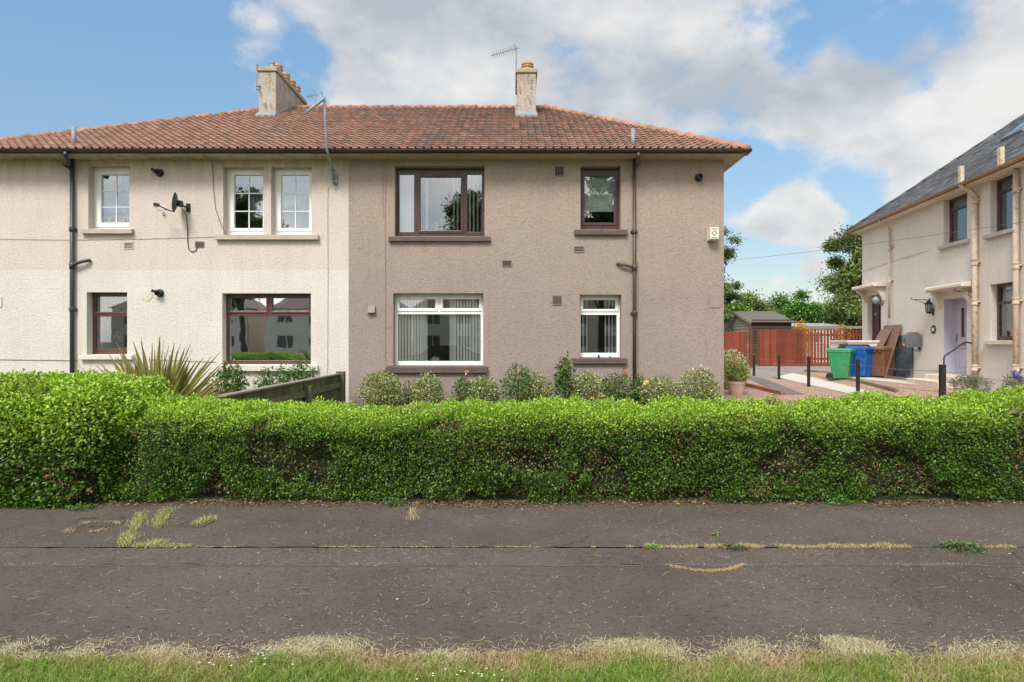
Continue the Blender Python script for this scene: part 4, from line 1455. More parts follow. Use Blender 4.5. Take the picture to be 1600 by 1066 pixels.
RL, RT = 13.5, 5.58
wins = [dict(op=(ru(1474), ru(1511), rz(1478, 383), rz(1474, 312) - .02)), dict(op=(ru(1547), ru(1584), rz(1550, 366), rz(1547, 281.5) - .02)), dict(op=(ru(1547), ru(1584), rz(1550, 532), rz(1547, 445)))]
d1 = (ru(1355.5), ru(1376.6), 1.12, 3.22)
d2 = (ru(1474.5), ru(1510.6), .68, 2.78)
MB().plate(-.0, RL, -.05, RT, [w['op'] for w in wins] + [d1, d2], 0, .38).build('wall', 'wall_cream', rh)
MB().box(0, .3, .38, 8.3, -.05, RT).build('wall', 'wall_cream', rh)
MB().box(RL - .3, RL, .38, 8.3, -.05, RT).build('wall', 'wall_cream', rh)
MB().box(0, RL, 8.3, 8.6, -.05, RT).build('wall', 'wall_cream', rh)
for i, w in enumerate(wins):
    x0, x1, z0, z1 = w['op']
    tz = z1 - .34 if i < 2 else z1 - .48
    o = make_window(rh, w['op'], [(x0 + .09, x1 - .09, tz + .05, z1 - .08), (x0 + .09, x1 - .09, z0 + .10, tz - .02)], [(x0 + .045, x1 - .045, tz + .005, z1 - .035)], None, 'upvc_brown', 'glass_soft', .16)
    sm = 'sill_grey' if i < 2 else 'trim_cream'
    MB().box(x0 - .14, x1 + .14, -.11, .15, z0 - .10, z0 - .002).build('sill', sm, o, bevel=.008)
    if i < 2:      # leaded diamonds
        lead = MB()
        xx = x0 + .09
        zz0, zz1 = tz + .05, z1 - .08
        h = zz1 - zz0
        while xx < x1 - .09:
            for s_ in (0, 1):
                a, b = (xx, xx + h * .62) if s_ == 0 else (xx + h * .62, xx)
                lo, hi = x0 + .09, x1 - .09
                if max(a, b) <= hi:
                    lead.tube([(a, .188, zz0), (b, .188, zz1)], .006, 4)
            xx += h * .31
        lead.build('leading', 'lead', o)
    rb = MB()
    rb.quad((x0 - .3, 2.2, z0 - .3), (x1 + .3, 2.2, z0 - .3), (x1 + .3, 2.2, z1 - .01), (x0 - .3, 2.2, z1 - .01))
    rb.quad((x0 - .3, .39, z0 - .3), (x0 - .3, 2.2, z0 - .3), (x0 - .3, 2.2, z1), (x0 - .3, .39, z1))
    rb.quad((x1 + .3, .39, z0 - .3), (x1 + .3, 2.2, z0 - .3), (x1 + .3, 2.2, z1), (x1 + .3, .39, z1))
    rb.quad((x0 - .3, .39, z0 - .3), (x1 + .3, .39, z0 - .3), (x1 + .3, 2.2, z0 - .3), (x0 - .3, 2.2, z0 - .3))
    rb.quad((x0 - .3, .39, z1), (x1 + .3, .39, z1), (x1 + .3, 2.2, z1), (x0 - .3, 2.2, z1))
    rb.build('room', 'room', rh)
    if i == 2:
        MB().box(x0 + .0, x1 - .0, .34, .345, z0 + .05, z1).build('roller_blind', 'net', o)
    else:
        curtain(o, [(x0, x1, z0, z1)], 'net', .40, 'net_curtain', .015, .1)
# doors
x0, x1, z0, z1 = d1
MB().plate(x0 - .005, x1 + .005, z0, z1 + .005, [(x0 + .55, x1 - .06, z0 + .03, z1 - .06)], .16, .24).build('door_frame', 'door_brown', rh)
dr = MB().plate(x0 + .56, x1 - .065, z0 + .035, z1 - .065, [(x0 + .72, x1 - .2, z0 + .9, z1 - .25)], .18, .225).build('door', 'door_brown', rh)
MB().box(x0 + .72, x1 - .2, .195, .205, z0 + .9, z1 - .25).build('pane', 'door_glass', dr)
MB().lathe([(.02, 0), (.03, -.03), (.0, -.045)], (x1 - .14, .178, z0 + 1.0), 10, axis='y').build('handle', 'galv', dr)
MB().box(x0 - .005, x0 + .54, .30, .32, z0, z1).build('side_panel', 'door_brown', rh)
text_mesh('177', .13, 'house_number', 'upvc', rh, (x0 + .28, .156, z0 + 1.42))
x0, x1, z0, z1 = d2
MB().plate(x0 - .004, x1 + .004, z0, z1 + .004, [(x0 + .05, x0 + .80, z0 + .05, z1 - .07)], .28, .379).build('door_frame', 'door_lilac', rh, bevel=.006)
rv = MB()
rv.box(x0 + .0015, x0 + .02, .002, .279, z0, z1 - .002)
rv.box(x0 + .021, x1 - .002, .002, .279, z1 - .02, z1 - .0015)
rv.build('door_reveal', 'door_lilac', rh)
xa_, xb_ = x0 + .055, x0 + .795
dr = MB().plate(xa_, xb_, z0 + .055, z1 - .075, [(xa_ + .26, xa_ + .46, z0 + 1.02, z1 - .26), (xa_ + .14, xb_ - .14, z0 + .2, z0 + .72)], .295, .345).build('door', 'door_lilac', rh, bevel=.006)
MB().box(xa_ + .145, xb_ - .145, .310, .34, z0 + .205, z0 + .715).build('lower_panel', 'door_lilac', dr, bevel=.02)
MB().box(xa_ + .26, xa_ + .46, .315, .325, z0 + 1.02, z1 - .26).build('pane', 'door_glass', dr)
MB().plate(xa_ + .235, xa_ + .485, z0 + .995, z1 - .235, [(xa_ + .27, xa_ + .45, z0 + 1.03, z1 - .27)], .280, .294).build('glazing_bead', 'door_lilac', dr)
hd = MB().box(xa_ + .03, xa_ + .065, .275, .294, z0 + .88, z0 + 1.12)
hd.box(xa_ + .035, xa_ + .14, .248, .262, z0 + 1.0, z0 + 1.02)
hd.build('handle', 'galv', dr)
MB().box(xa_ + .28, xa_ + .50, .275, .294, z0 + .80, z0 + .87).build('letter_slot', 'alu', dr, bevel=.004)
MB().lathe([(.03, 0), (.03, -.012), (.018, -.016)], (xa_ + .56, .292, z0 + 1.35), 12, axis='y').build('door_knocker', 'galv', dr)
# canopies with brackets
for (u0, u1, zb, out) in ((.18, 2.05, 3.46, .42), (5.35, 7.28, 3.02, .36)):
    mb = MB()
    mb.prism([(-out, zb), (-out, zb + .075), (-out + .03, zb + .10), (-.001, zb + .15), (-.001, zb)], 'x', u0, u1)
    mb.prism([(-out + .05, zb - .03), (-out + .05, zb - .001), (-.001, zb - .001), (-.001, zb - .03)], 'x', u0 + .04, u1 - .04)
    cn = mb.build('door_canopy', 'trim_cream', rh, bevel=.006)
    for ub in (u0 + .15, u1 - .27):
        MB().prism([(-.001, zb - .032), (-out + .09, zb - .032), (-out + .10, zb - .09), (-.17, zb - .22), (-.08, zb - .40), (-.07, zb - .47), (-.001, zb - .47)], 'x', ub, ub + .12).build('bracket', 'trim_cream', cn, bevel=.008)
# landing wall in front of the upper flat's door
PO = 1.32
pw = MB()
pw.box(.62, .80, -PO, -.001, .1, 1.54)
pw.box(.801, 2.12, -PO, -PO + .18, .1, 1.54)
pw.box(2.121, 2.30, -PO, -.001, .1, 1.54)
pp = pw.build('landing_wall', 'wall_cream', rh)
cp = MB()
cp.box(.59, .83, -PO - .03, -.001, 1.541, 1.62)
cp.box(.831, 2.089, -PO - .03, -PO + .21, 1.541, 1.62)
cp.box(2.09, 2.33, -PO - .03, -.001, 1.541, 1.62)
cp.build('coping', 'trim_cream', pp, bevel=.015)
MB().box(.81, 2.11, -PO + .19, -.002, .1, 1.11).build('landing', 'slab_grey', rh)
stp = MB()
stp.box(5.55, 7.05, -.45, -.001, .2, .67)
stp.box(5.40, 7.15, -.85, -.451, .2, .54)
stp.build('doorstep', 'trim_cream', rh, bevel=.015)
# eaves, gutter, roof
OUT = .36
RR = .761
ez = RT + .05
MB().box(-OUT, RL + OUT, -OUT, -.0, RT + .001, RT + .05).build('soffit', 'trim_cream', rh)
MB().box(-OUT, -.001, .001, 8.9, RT + .001, RT + .05).build('soffit', 'trim_cream', rh)
g = MB()
half_pipe(g, (-OUT - .05, -OUT - .05, ez + .03), (RL + OUT, -OUT - .05, ez + .03), .065, 10)
for uu in np.arange(.1, RL, .85):
    half_pipe(g, (uu, -OUT - .05, ez + .034), (uu + .04, -OUT - .05, ez + .034), .074, 10)
g.build('gutter', 'gutter_rust', rh)
MB().box(-OUT, RL + OUT, -OUT - .002, -OUT + .02, RT + .0, ez + .06).build('fascia', 'gutter_rust', rh)
rr_run = 4.3 + OUT
sl = MB()
slope(sl, (0, -OUT - .03, ez + .03), (1, 0, 0), (0, 1, 0), RR, rr_run, lambda v: -OUT + v, lambda v: RL + OUT - v, .26, .17, FLAT, .016, .03, .005, True)
sl.build('roof', 'slate', rh)
zr_ = ez + rr_run * RR
u2 = MB()
u2.add([(-OUT, -OUT, ez), (RL + OUT, -OUT, ez), (RL + OUT - rr_run, 4.3, zr_), (-OUT + rr_run, 4.3, zr_)], [(0, 1, 2, 3)])
u2.add([(-OUT, 8.96, ez), (-OUT + rr_run, 4.3, zr_), (RL + OUT - rr_run, 4.3, zr_), (RL + OUT, 8.96, ez)], [(0, 1, 2, 3)])
u2.add([(-OUT, -OUT, ez), (-OUT + rr_run, 4.3, zr_), (-OUT, 8.96, ez)], [(0, 1, 2)])
u2.add([(RL + OUT, -OUT, ez), (RL + OUT, 8.96, ez), (RL + OUT - rr_run, 4.3, zr_)], [(0, 1, 2)])
u2.build('roof_underlay', 'slate', rh)
rg = MB()
ridge_run(rg, (-OUT, -OUT - .02, ez + .05), (-OUT + rr_run, 4.3, zr_ + .03), .075, .55)
ridge_run(rg, (-OUT + rr_run, 4.3, zr_ + .03), (RL + OUT - rr_run, 4.3, zr_ + .03), .075, .55)
rg.build('ridge_tiles', 'slate', rh, smooth=True)


def on_roof(u, y, h):
    nn = Vector((0, -RR, 1)).normalized()
    return Vector((u, y, ez + .03 + (y + OUT) * RR)) + nn * h


rl = MB()
a0, a1, b0, b1 = 5.45, 6.4, 1.65, 2.75
rl.hexa([on_roof(a0, b0, .0), on_roof(a1, b0, .0), on_roof(a1, b1, .0), on_roof(a0, b1, .0)], [on_roof(a0, b0, .10), on_roof(a1, b0, .10), on_roof(a1, b1, .10), on_roof(a0, b1, .10)])
rlo = rl.build('rooflight', 'alu', rh)
gl = MB()
gl.hexa([on_roof(a0 + .07, b0 + .07, .101), on_roof(a1 - .07, b0 + .07, .101), on_roof(a1 - .07, b1 - .07, .101), on_roof(a0 + .07, b1 - .07, .101)],
        [on_roof(a0 + .07, b0 + .07, .108), on_roof(a1 - .07, b0 + .07, .108), on_roof(a1 - .07, b1 - .07, .108), on_roof(a0 + .07, b1 - .07, .108)])
gl.build('pane', 'glass_soft', rlo)
# pipes


def rpipe(u, zb, zt, r, collars, top=True):
    mb = MB()
    mb.tube([(u, -.09, zb), (u, -.09, zt)], r, 14)
    for z in collars:
        mb.lathe([(r + .012, -.09), (r + .02, -.07), (r + .02, -.03), (r + .008, -.02), (r + .008, .03), (r + .02, .05), (r + .02, .08)], (u, -.09, z), 14)
        mb.box(u - .11, u + .11, -.06, -.004, z - .02, z + .02)
    if top:
        mb.tube([(u, -.09, zt - .02), (u, -.10, zt + .06), (u, -.2, zt + .16), (u, -OUT - .03, zt + .22), (u, -OUT - .05, ez)], r * .9, 12)
    return mb


p1 = rpipe(ru(1529), .3, RT - .28, .065, (rz(1529, 410), rz(1529, 472), rz(1529, 575), 5.2))
p1.build('drainpipe', 'pipe_cream', rh, smooth=True)
p2 = rpipe(ru(1594), .3, RT - .02, .06, (rz(1594, 415), rz(1594, 470), rz(1594, 575), 5.1), False)
p2.build('drainpipe', 'pipe_cream', rh, smooth=True)
p3 = rpipe(ru(1394), 2.35, RT - .3, .036, (3.6, 4.7))
p3.build('drainpipe', 'pipe_cream', rh, smooth=True)
for u in (ru(1529) + .10, ru(1594) + .10):
    MB().box(u - .07, u + .07, -OUT - .15, -OUT - .06, ez + .0, ez + .42).build('gutter_vent_box', 'pipe_cream', rh, bevel=.01)
wq = MB()
wire(wq, [(ru(1349), -.012, rz(1349, 424)), (ru(1400), -.012, rz(1400, 407)), (ru(1450), -.012, rz(1450, 392))], .006)
wq.build('cable', 'vent_cream', rh)


def rworld(u, out, z):
    """local point of the right-hand house -> world"""
    return Vector((X0, Y0, 0)) + Matrix.Rotation(ANG, 3, 'Z') @ Vector((u, -out, z))


# ------------------------------------------------------------------ things fixed to the walls
def yagi(parent, p, q, n, el, tilt=.0, mat='alu'):
    p, q = Vector(p), Vector(q)
    d = (q - p).normalized()
    s = d.cross(Vector((0, 0, 1))).normalized()
    s = (s * math.cos(tilt) + s.cross(d) * math.sin(tilt)).normalized()
    MB().tube([p, q], .011, 6).build('boom', mat, parent)
    m = MB()
    for i in range(n):
        c = p.lerp(q, (i + .4) / n)
        l = el * (.75 + .25 * i / n)
        m.tube([c - s * l, c + s * l], .0045, 5)
    m.build('elements', mat, parent)
    r = MB()
    c = p.lerp(q, .93)
    up = s.cross(d).normalized()
    for k in (-1, 1):
        for j in (-.5, 0, .5):
            r.tube([c + up * k * .05 + s * (-el * 1.1) + d * .02 * k, c + up * k * .13 + s * (el * 1.1) + d * .05 * k], .004, 5)
        r.tube([c, c + up * k * .14 + d * .05], .006, 5)
    r.build('reflector', mat, parent)


# right chimney aerial
t = thing('tv_aerial', 'television aerial on a mast strapped to the left side of the slim middle chimney', 'aerial', at(806, 140, 17.15))
L = Vector(t.location)


def rel(px, py, Y, base=None):
    return Vector(at(px, py, Y)) - (base if base is not None else L)


MB().tube([rel(806, 125, 17.15), rel(806.8, 74, 17.15)], .018, 8).build('mast', 'galv', t)
MB().tube([rel(805, 118, 17.15), rel(810, 117.5, 17.2)], .015, 6).tube([rel(805, 122, 17.15), rel(810, 121.5, 17.2)], .015, 6).build('clamp', 'galv', t)
yagi(t, rel(768, 87, 16.95), rel(808.5, 75, 17.2), 12, .10, 1.1)
# left chimney mast
t = thing('chimney_mast', 'bare grey metal mast on the left edge of the long chimney', 'mast', at(401.5, 140, 16.95))
L = Vector(t.location)
MB().tube([rel(400.5, 141, 16.95), rel(400.8, 99, 16.95)], .016, 8).build('mast', 'galv', t)
cb = MB()
cb.tube([rel(400.5, 134.5, 16.95), rel(407, 134.5, 16.98)], .022, 6)
cb.tube([rel(400.5, 139.5, 16.95), rel(405, 139.5, 16.98)], .018, 6)
cb.tube([rel(400.8, 101, 16.95), rel(403, 101.5, 16.95)], .02, 6)
cb.build('clamp', 'alu', t)
# cranked pole aerial over the left gutter
t = thing('tv_aerial', 'aerial with a drooping boom on a cranked pole fixed above the left windows', 'aerial', at(522, 275, 13.9))
L = Vector(t.location)
pl = MB()
pl.tube([rel(521.5, 289, 13.93), rel(519.5, 262, 13.85), rel(513.5, 243, 13.45), rel(510.5, 232, 13.38), rel(508, 185, 13.4), rel(507, 152.5, 13.4)], .026, 9)
pl.build('pole', 'galv', t, smooth=True)
br = MB()
for py in (266.5, 284):
    br.tube([rel(516.5, py, 13.88), rel(525, py, 13.9)], .018, 6)
br.box(*[v for v in (rel(522, 0, 13.99).x, rel(527.5, 0, 13.99).x)], .05, .097, rel(0, 289, 13.99).z, rel(0, 272, 13.99).z)
br.build('wall_bracket', 'alu', t)
yagi(t, rel(476.5, 177.5, 12.75), rel(508.5, 153.5, 13.42), 9, .02, .3)
MB().box(-.02, .02, -.02, .02, -.4, .4).build('boom_cover', 'lead', t)
bc = [o for o in t.children if o.name.startswith('boom_cover')][0]
pa, pb = rel(479, 175.5, 12.8), rel(505, 156, 13.36)
bc.location = (pa + pb) / 2
bc.rotation_euler = (pb - pa).to_track_quat('Z', 'Y').to_euler()
bc.scale = (1, 1, (pb - pa).length / .8)
lp = MB()
lp.tube([rel(506, 154, 13.4), rel(496, 163, 13.4), rel(500, 167, 13.4), rel(507, 163, 13.4)], .005, 5)
lp.build('aerial_cable', 'cable_dark', t)
# aerial behind the ridge
t = thing('tv_aerial', 'small distant aerial rising behind the roof ridge beside the long chimney', 'aerial', at(492, 175, 19.6))
L = Vector(t.location)
MB().tube([rel(492, 186, 19.6), rel(492.2, 148, 19.6)], .016, 7).build('mast', 'galv', t)
yagi(t, rel(480, 151.5, 19.5), rel(494, 148, 19.7), 5, .07, 1.0)
# satellite dish
dx, dz = wx(288), wz(322)
t = thing('satellite_dish', 'dark grey satellite dish on the cream wall left of the paired windows', 'satellite dish', (dx, 14, dz))
mb = MB()
n, rings = 26, 6
vs = []
nrm = Vector((-.965, -.25, .12)).normalized()
s1 = nrm.cross(Vector((0, 0, 1))).normalized()
s2 = s1.cross(nrm)
cc = Vector((-.05, -.30, .02))
for i in range(rings + 1):
    rr = i / rings
    for k in range(n):
        a = 2 * math.pi * k / n
        vs.append(cc + s1 * math.cos(a) * rr * .205 - s2 * math.sin(a) * rr * .205 - nrm * (.055 * (1 - rr * rr)))
fs = []
for i in range(rings):
    for k in range(n):
        fs.append((i * n + k, i * n + (k + 1) % n, (i + 1) * n + (k + 1) % n, (i + 1) * n + k))
mb.add(vs, fs)
do = mb.build('dish', 'pipe_dark', t, smooth=True)
so = do.modifiers.new('thick', 'SOLIDIFY')
so.thickness = .006
low = cc - Vector((0, 0, .20))
am = MB()
am.tube([low, low + Vector((-.10, -.03, .02)), low + Vector((-.28, -.10, .10))], .012, 8)
am.box(low.x - .37, low.x - .27, low.y - .14, low.y - .08, low.z + .085, low.z + .145)
am.lathe([(.03, -.05), (.03, .02)], (low.x - .345, low.y - .11, low.z + .14), 10)
am.build('lnb_arm', 'black', t)
mt = MB()
mt.tube([cc - nrm * .05, Vector((.06, -.16, -.03)), Vector((.09, -.02, -.05))], .02, 8)
mt.box(.05, .13, -.03, -.001, -.13, .05)
mt.box(-.02, .06, -.28, -.16, -.06, .06)
mt.build('wall_bracket', 'black_plastic', t)
cbm = MB()
cbm.tube([(.02, -.15, -.08), (.06, -.03, -.2), (.075, -.012, -.5), (.08, -.012, -.80), (.10, -.012, -.92), (.17, -.012, -.98), (.25, -.012, -.95), (.29, -.012, -.86), (.30, -.012, -.76)], .009, 6)
cbm.tube([(low.x - .33, low.y - .11, low.z + .09), (low.x - .30, low.y - .08, low.z + .0), (low.x - .2, low.y - .06, low.z + .02), (low.x - .12, low.y - .03, low.z + .03)], .005, 5)
cbm.build('dish_cable', 'cable_dark', t, smooth=True)
MB().tube([(-.40, -.03, -.16), (-.43, -.03, -.14), (-.45, -.03, -.17), (-.43, -.03, -.21), (-.39, -.03, -.2)], .008, 6).build('wall_hook', 'cable_dark', t)
# alarm box
ax0, ax1 = (1109.5 - 800) / (F / 13.8), (1123.3 - 800) / (F / 13.8)
az0, az1 = 1.6 + (533 - 374) / (F / 13.8), 1.6 + (533 - 355) / (F / 13.8)
t = thing('alarm_box', 'cream burglar alarm box with a dark diamond near the right corner of the taupe wall', 'alarm box', ((ax0 + ax1) / 2, 13.988, (az0 + az1) / 2))
hw, hh = (ax1 - ax0) / 2, (az1 - az0) / 2
sh = MB().hexa([(-hw - .02, 0, -hh - .02), (hw + .02, 0, -hh - .02), (hw + .02, -.001, hh + .01), (-hw - .02, -.001, hh + .01)], [(-hw, -.19, -hh), (hw, -.19, -hh), (hw, -.19, hh), (-hw, -.19, hh)])
sh.build('casing', 'alarm', t, bevel=.01)
MB().box(-hw + .008, hw - .008, -.1935, -.191, -hh + .01, hh - .01).build('face', 'alarm_face', t)
dm = MB()
r1, r0 = .062, .043
for a, b in (((0, 1), (1, 0)), ((1, 0), (0, -1)), ((0, -1), (-1, 0)), ((-1, 0), (0, 1))):
    dm.quad((a[0] * r0, -.195, a[1] * r0), (b[0] * r0, -.195, b[1] * r0), (b[0] * r1, -.195, b[1] * r1), (a[0] * r1, -.195, a[1] * r1))
dm.build('diamond_emblem', 'ink', t)
text_mesh('Lucona', .043, 'lettering', 'ink', t, (0, -.196, .092))
text_mesh('Alarms', .043, 'lettering', 'ink', t, (0, -.196, -.093))

# fixtures on the right-hand house
rot = ANG


def on_wall(name, label, cat, px, py, u=None):
    uu = ru(px) if u is None else u
    p = rworld(uu, 0, 1.6 + (533 - py) / F * rY(px))
    return thing(name, label, cat, p, rot)


def lantern(label, px, py, mat_frame, s=1.0):
    t = on_wall('wall_lantern', label, 'lantern', px, py)
    m = MB()
    m.box(-.04 * s, .04 * s, -.02, -.001, -.22 * s, -.02 * s)
    m.tube([(0, -.02, -.12 * s), (0, -.08 * s, -.17 * s), (0, -.13 * s, -.15 * s)], .012 * s, 6)
    m.build('mount', mat_frame, t)
    h = MB()
    c = (0, -.13 * s, 0)
    h.lathe([(.03 * s, -.17 * s), (.07 * s, -.14 * s), (.075 * s, -.12 * s), (.06 * s, -.118 * s)], c, 8)
    h.lathe([(.105 * s, .10 * s), (.10 * s, .12 * s), (.05 * s, .19 * s), (.02 * s, .21 * s), (.02 * s, .24 * s), (.0, .25 * s)], c, 8)
    for k in range(8):
        a = 2 * math.pi * k / 8
        h.tube([(c[0] + .07 * s * math.cos(a), c[1] + .07 * s * math.sin(a), -.13 * s), (c[0] + .092 * s * math.cos(a), c[1] + .092 * s * math.sin(a), .105 * s)], .007 * s, 5)
    h.build('frame', mat_frame, t)
    MB().lathe([(.062 * s, -.118 * s), (.082 * s, .098 * s)], c, 8).build('glass', 'lantern_glass', t)
    return t


lantern('black coach lantern on the wall left of the lilac front door', 1458.5, 481, 'black', 1.0)
t = on_wall('wall_lantern', 'pale grey bulkhead lantern on the wall beside the dark brown front door', 'lantern', 1379, 471)
MB().tube([(0, -.001, -.10), (0, -.10, -.08), (0, -.16, -.02)], .022, 8).lathe([(.05, -.001), (.05, -.02)], (0, 0, -.1), 12, axis='y').build('mount', 'alu', t)
MB().lathe([(.03, -.11), (.09, -.06), (.115, .02), (.10, .09), (.05, .14), (.0, .16)], (0, -.22, .02), 14).build('glass', 'lantern_glass', t, smooth=True)
lw_ = MB()
for k in range(6):
    a = 2 * math.pi * k / 6
    lw_.tube([(.10 * math.cos(a), -.22 + .10 * math.sin(a), -.05), (.122 * math.cos(a), -.22 + .122 * math.sin(a), .04), (.10 * math.cos(a), -.22 + .10 * math.sin(a), .13), (.0, -.22, .19)], .009, 5)
lw_.build('frame', 'alu', t)
for (px, py, lab) in ((1453, 473, 'wrought iron hanging basket bracket left of the black lantern'), (1524, 460, 'wrought iron hanging basket bracket right of the lilac door')):
    t = on_wall('basket_bracket', lab, 'bracket', px, py)
    m = MB()
    m.box(-.014, .014, -.012, -.001, -.15, .13)
    m.tube([(0, -.01, .09), (0, -.46, .09), (0, -.50, .10), (0, -.52, .13), (0, -.50, .15), (0, -.475, .135)], .009, 6)
    m.tube([(0, -.01, -.13), (0, -.06, -.09), (0, -.2, -.01), (0, -.34, .06), (0, -.44, .09)], .008, 6)
    m.tube([(0, -.13, -.04), (0, -.17, .02), (0, -.15, .07), (0, -.10, .07), (0, -.10, .03)], .006, 6)
    m.build('ironwork', 'black', t)
t = on_wall('house_plaque', 'small dark house number plaque with a pale centre left of the lilac door', 'plaque', 1459, 515)
m = MB()
m.prism([(math.cos(a) * .13 * (1 + .16 * math.cos(8 * a)), math.sin(a) * .115 * (1 + .16 * math.cos(8 * a))) for a in [2 * math.pi * i / 48 for i in range(48)]], 'y', -.02, -.001)
m.build('backplate', 'black_plastic', t)
MB().box(-.065, .065, -.024, -.0205, -.05, .05).build('number_face', 'alarm_face', t)
# hose reel
t = on_wall('hose_reel', 'grey drum shaped hose reel with orange trim on the cream wall', 'hose reel', 1437, 531)
m = MB()
pts = [(-.21, -.20), (.21, -.20)] + [(.21 * math.cos(a), .02 + .19 * math.sin(a)) for a in [math.pi * i / 14 for i in range(15)]]
m.prism([(-.03 + y * 1.0 - .22, z) for (y, z) in pts], 'x', -.02, .20)
m.build('drum', 'reel_grey', t, bevel=.02)
m = MB()
m.prism([(-.25 + y * .72, .0 + z * .72) for (y, z) in pts], 'x', .201, .212)
m.build('face_disc', 'reel_grey', t, bevel=.004)
m = MB().box(-.015, .19, -.30, -.10, .215, .245).box(.02, .12, -.50, -.468, -.19, -.11)
m.build('orange_trim', 'orange', t, bevel=.008)
m = MB().box(-.04, .06, -.04, -.001, -.3, .1)
m.tube([(.1, -.25, -.2), (.1, -.25, -.28), (.09, -.1, -.34), (.09, -.02, -.33)], .012, 6)
m.build('mount', 'black_plastic', t)
# handrail
t = thing('handrail', 'black metal handrail rising from the ground to the wall by the lilac door', 'handrail', rworld(7.2, .73, .38), rot)
hr = MB()
hr.tube([(0, 0, 0), (0, 0, .78), (-.01, .03, .84), (-.04, .30, 1.02), (-.06, .50, 1.17), (-.06, .58, 1.19), (-.06, .66, 1.17), (-.06, .725, 1.15)], .020, 8)
hr.build('rail', 'black', t, smooth=True)
MB().lathe([(.04, -.002), (.04, -.014), (.025, -.02)], (-.06, .73, 1.15), 12, axis='y').build('wall_rose', 'black', t)

# leaning boards, panel, loose board
def leaning(name, label, cat, u0, u1, zb, zt, foot, head, th, mat, off=0.0, slant=0.0):
    b = rworld((u0 + u1) / 2, foot, zb)
    t = MB()
    w = (u1 - u0) / 2
    hz = zt - zb
    dy = foot - head

    def P(x, k, yy):
        return (x + slant * k, dy * k + yy, hz * k)
    t.hexa([P(-w, 0, 0), P(w, 0, 0), P(w, 0, th), P(-w, 0, th)], [P(-w, 1, 0), P(w, 1, 0), P(w, 1, th), P(-w, 1, th)])
    return tag(t.build(name, mat, loc=b, rotz=rot, bevel=.003), label, cat)


leaning('flat_panel', 'blue grey flat panel standing against the cream wall beside the boards', 'panel', ru(1404), ru(1428), gz(12, 20.8) - .0, 1.78, .10, .04, .03, 'panel_grey')
leaning('wooden_board', 'tall wide brown board leaning at the back of the stack behind the brown bin', 'board', ru(1384), ru(1411), .42, 2.12, .55, .06, .03, 'board')
leaning('wooden_board', 'slanted brown board leaning in front of the taller wide board', 'board', ru(1385) + .0, ru(1402), .42, 2.0, .95, .13, .03, 'board', slant=-.12)
leaning('wooden_board', 'narrow brown plank with pale edge leaning behind the brown bin', 'board', ru(1391), ru(1394.5), .42, 1.80, .98, .16, .05, 'board_edge', slant=.12)
leaning('wooden_board', 'short narrow plank propped beside the right hand end of the brown bin', 'board', ru(1398), ru(1401), .42, 1.34, 1.0, .40, .04, 'board_edge', slant=-.1)
pc = [ground(1405, 592), ground(1440, 598.5), ground(1432, 594), ground(1412, 590.5)]
mb = MB()
cx = sum(p[0] for p in pc) / 4
cy = sum(p[1] for p in pc) / 4
cz = gz(cx, cy)
low = [(p[0] - cx, p[1] - cy, gz(*p) - cz + .012) for p in pc]
hi_ = [(a, b, c + .02) for a, b, c in low]
mb.hexa(low, hi_)
tag(mb.build('plywood_sheet', 'ply', loc=(cx, cy, cz)), 'pale plywood offcut lying on the gravel by the grey panel', 'plywood')

# wheelie bins
def wheelie_bin(label, px, Y, rotz, body, lid, group=None, dh=0.0):
    X = (px - 800) / F * Y
    t = thing('wheelie_bin', label, 'wheelie bin', (X, Y, gz(X, Y)), rotz, 'wheelie bins lined up by the landing wall')
    H = .93 + dh
    b = MB()
    b.hexa([(-.22, -.26, .04), (.22, -.26, .04), (.22, .20, .04), (-.22, .20, .04)], [(-.28, -.36, H), (.28, -.36, H), (.28, .32, H), (-.28, .32, H)])
    b.box(-.295, .295, -.375, .34, H - .055, H + .0)
    b.box(-.20, .20, .19, .27, .10, .24)
    o = b.build('body', body, t, bevel=.025)
    for x in (-.16, 0, .16):
        MB().box(x - .035, x + .035, -.395, -.376, H - .10, H - .02).build('rim_rib', body, o, bevel=.006)
    l = MB()
    l.hexa([(-.30, -.39, H + .004), (.30, -.39, H + .004), (.30, .36, H + .004), (-.30, .36, H + .004)], [(-.27, -.36, H + .075), (.27, -.36, H + .075), (.27, .33, H + .085), (-.27, .33, H + .085)])
    l.box(-.31, .31, -.41, -.385, H - .03, H + .03)
    lo = l.build('lid', lid, t, bevel=.02)
    h = MB()
    h.tube([(-.24, .41, H - .03), (.24, .41, H - .03)], .018, 8)
    for x in (-.24, 0, .24):
        h.box(x - .02, x + .02, .335, .42, H - .06, H - .01)
    h.build('handle_bar', body, t)
    for sx in (-.25, .25):
        w = MB()
        w.lathe([(.10, -.03), (.108, -.022), (.108, .022), (.10, .03)], (sx, .27, .108), 20, axis='x')
        wo = w.build('wheel', 'rubber', t)
        MB().lathe([(.055, -.034), (.055, .034)], (sx, .27, .108), 14, axis='x').build('wheel_hub', 'black_plastic', wo)
    MB().tube([(-.25, .27, .108), (.25, .27, .108)], .014, 8).build('axle', 'alu', t)
    return t


wheelie_bin('green wheelie bin at the left end of the row', 1313, 21.3, R(52), 'bin_green', 'bin_green_lid')
wheelie_bin('bright blue wheelie bin between the green and the brown bin', 1344.5, 21.5, R(30), 'bin_blue', 'bin_blue')
wheelie_bin('brown wheelie bin standing in front of the leaning boards', 1378.5, 21.35, R(-62), 'bin_brown', 'bin_brown')
wheelie_bin('black lidded wheelie bin mostly hidden behind the green and blue bins', 1334, 22.15, R(20), 'black_plastic', 'black_plastic', None, .06)

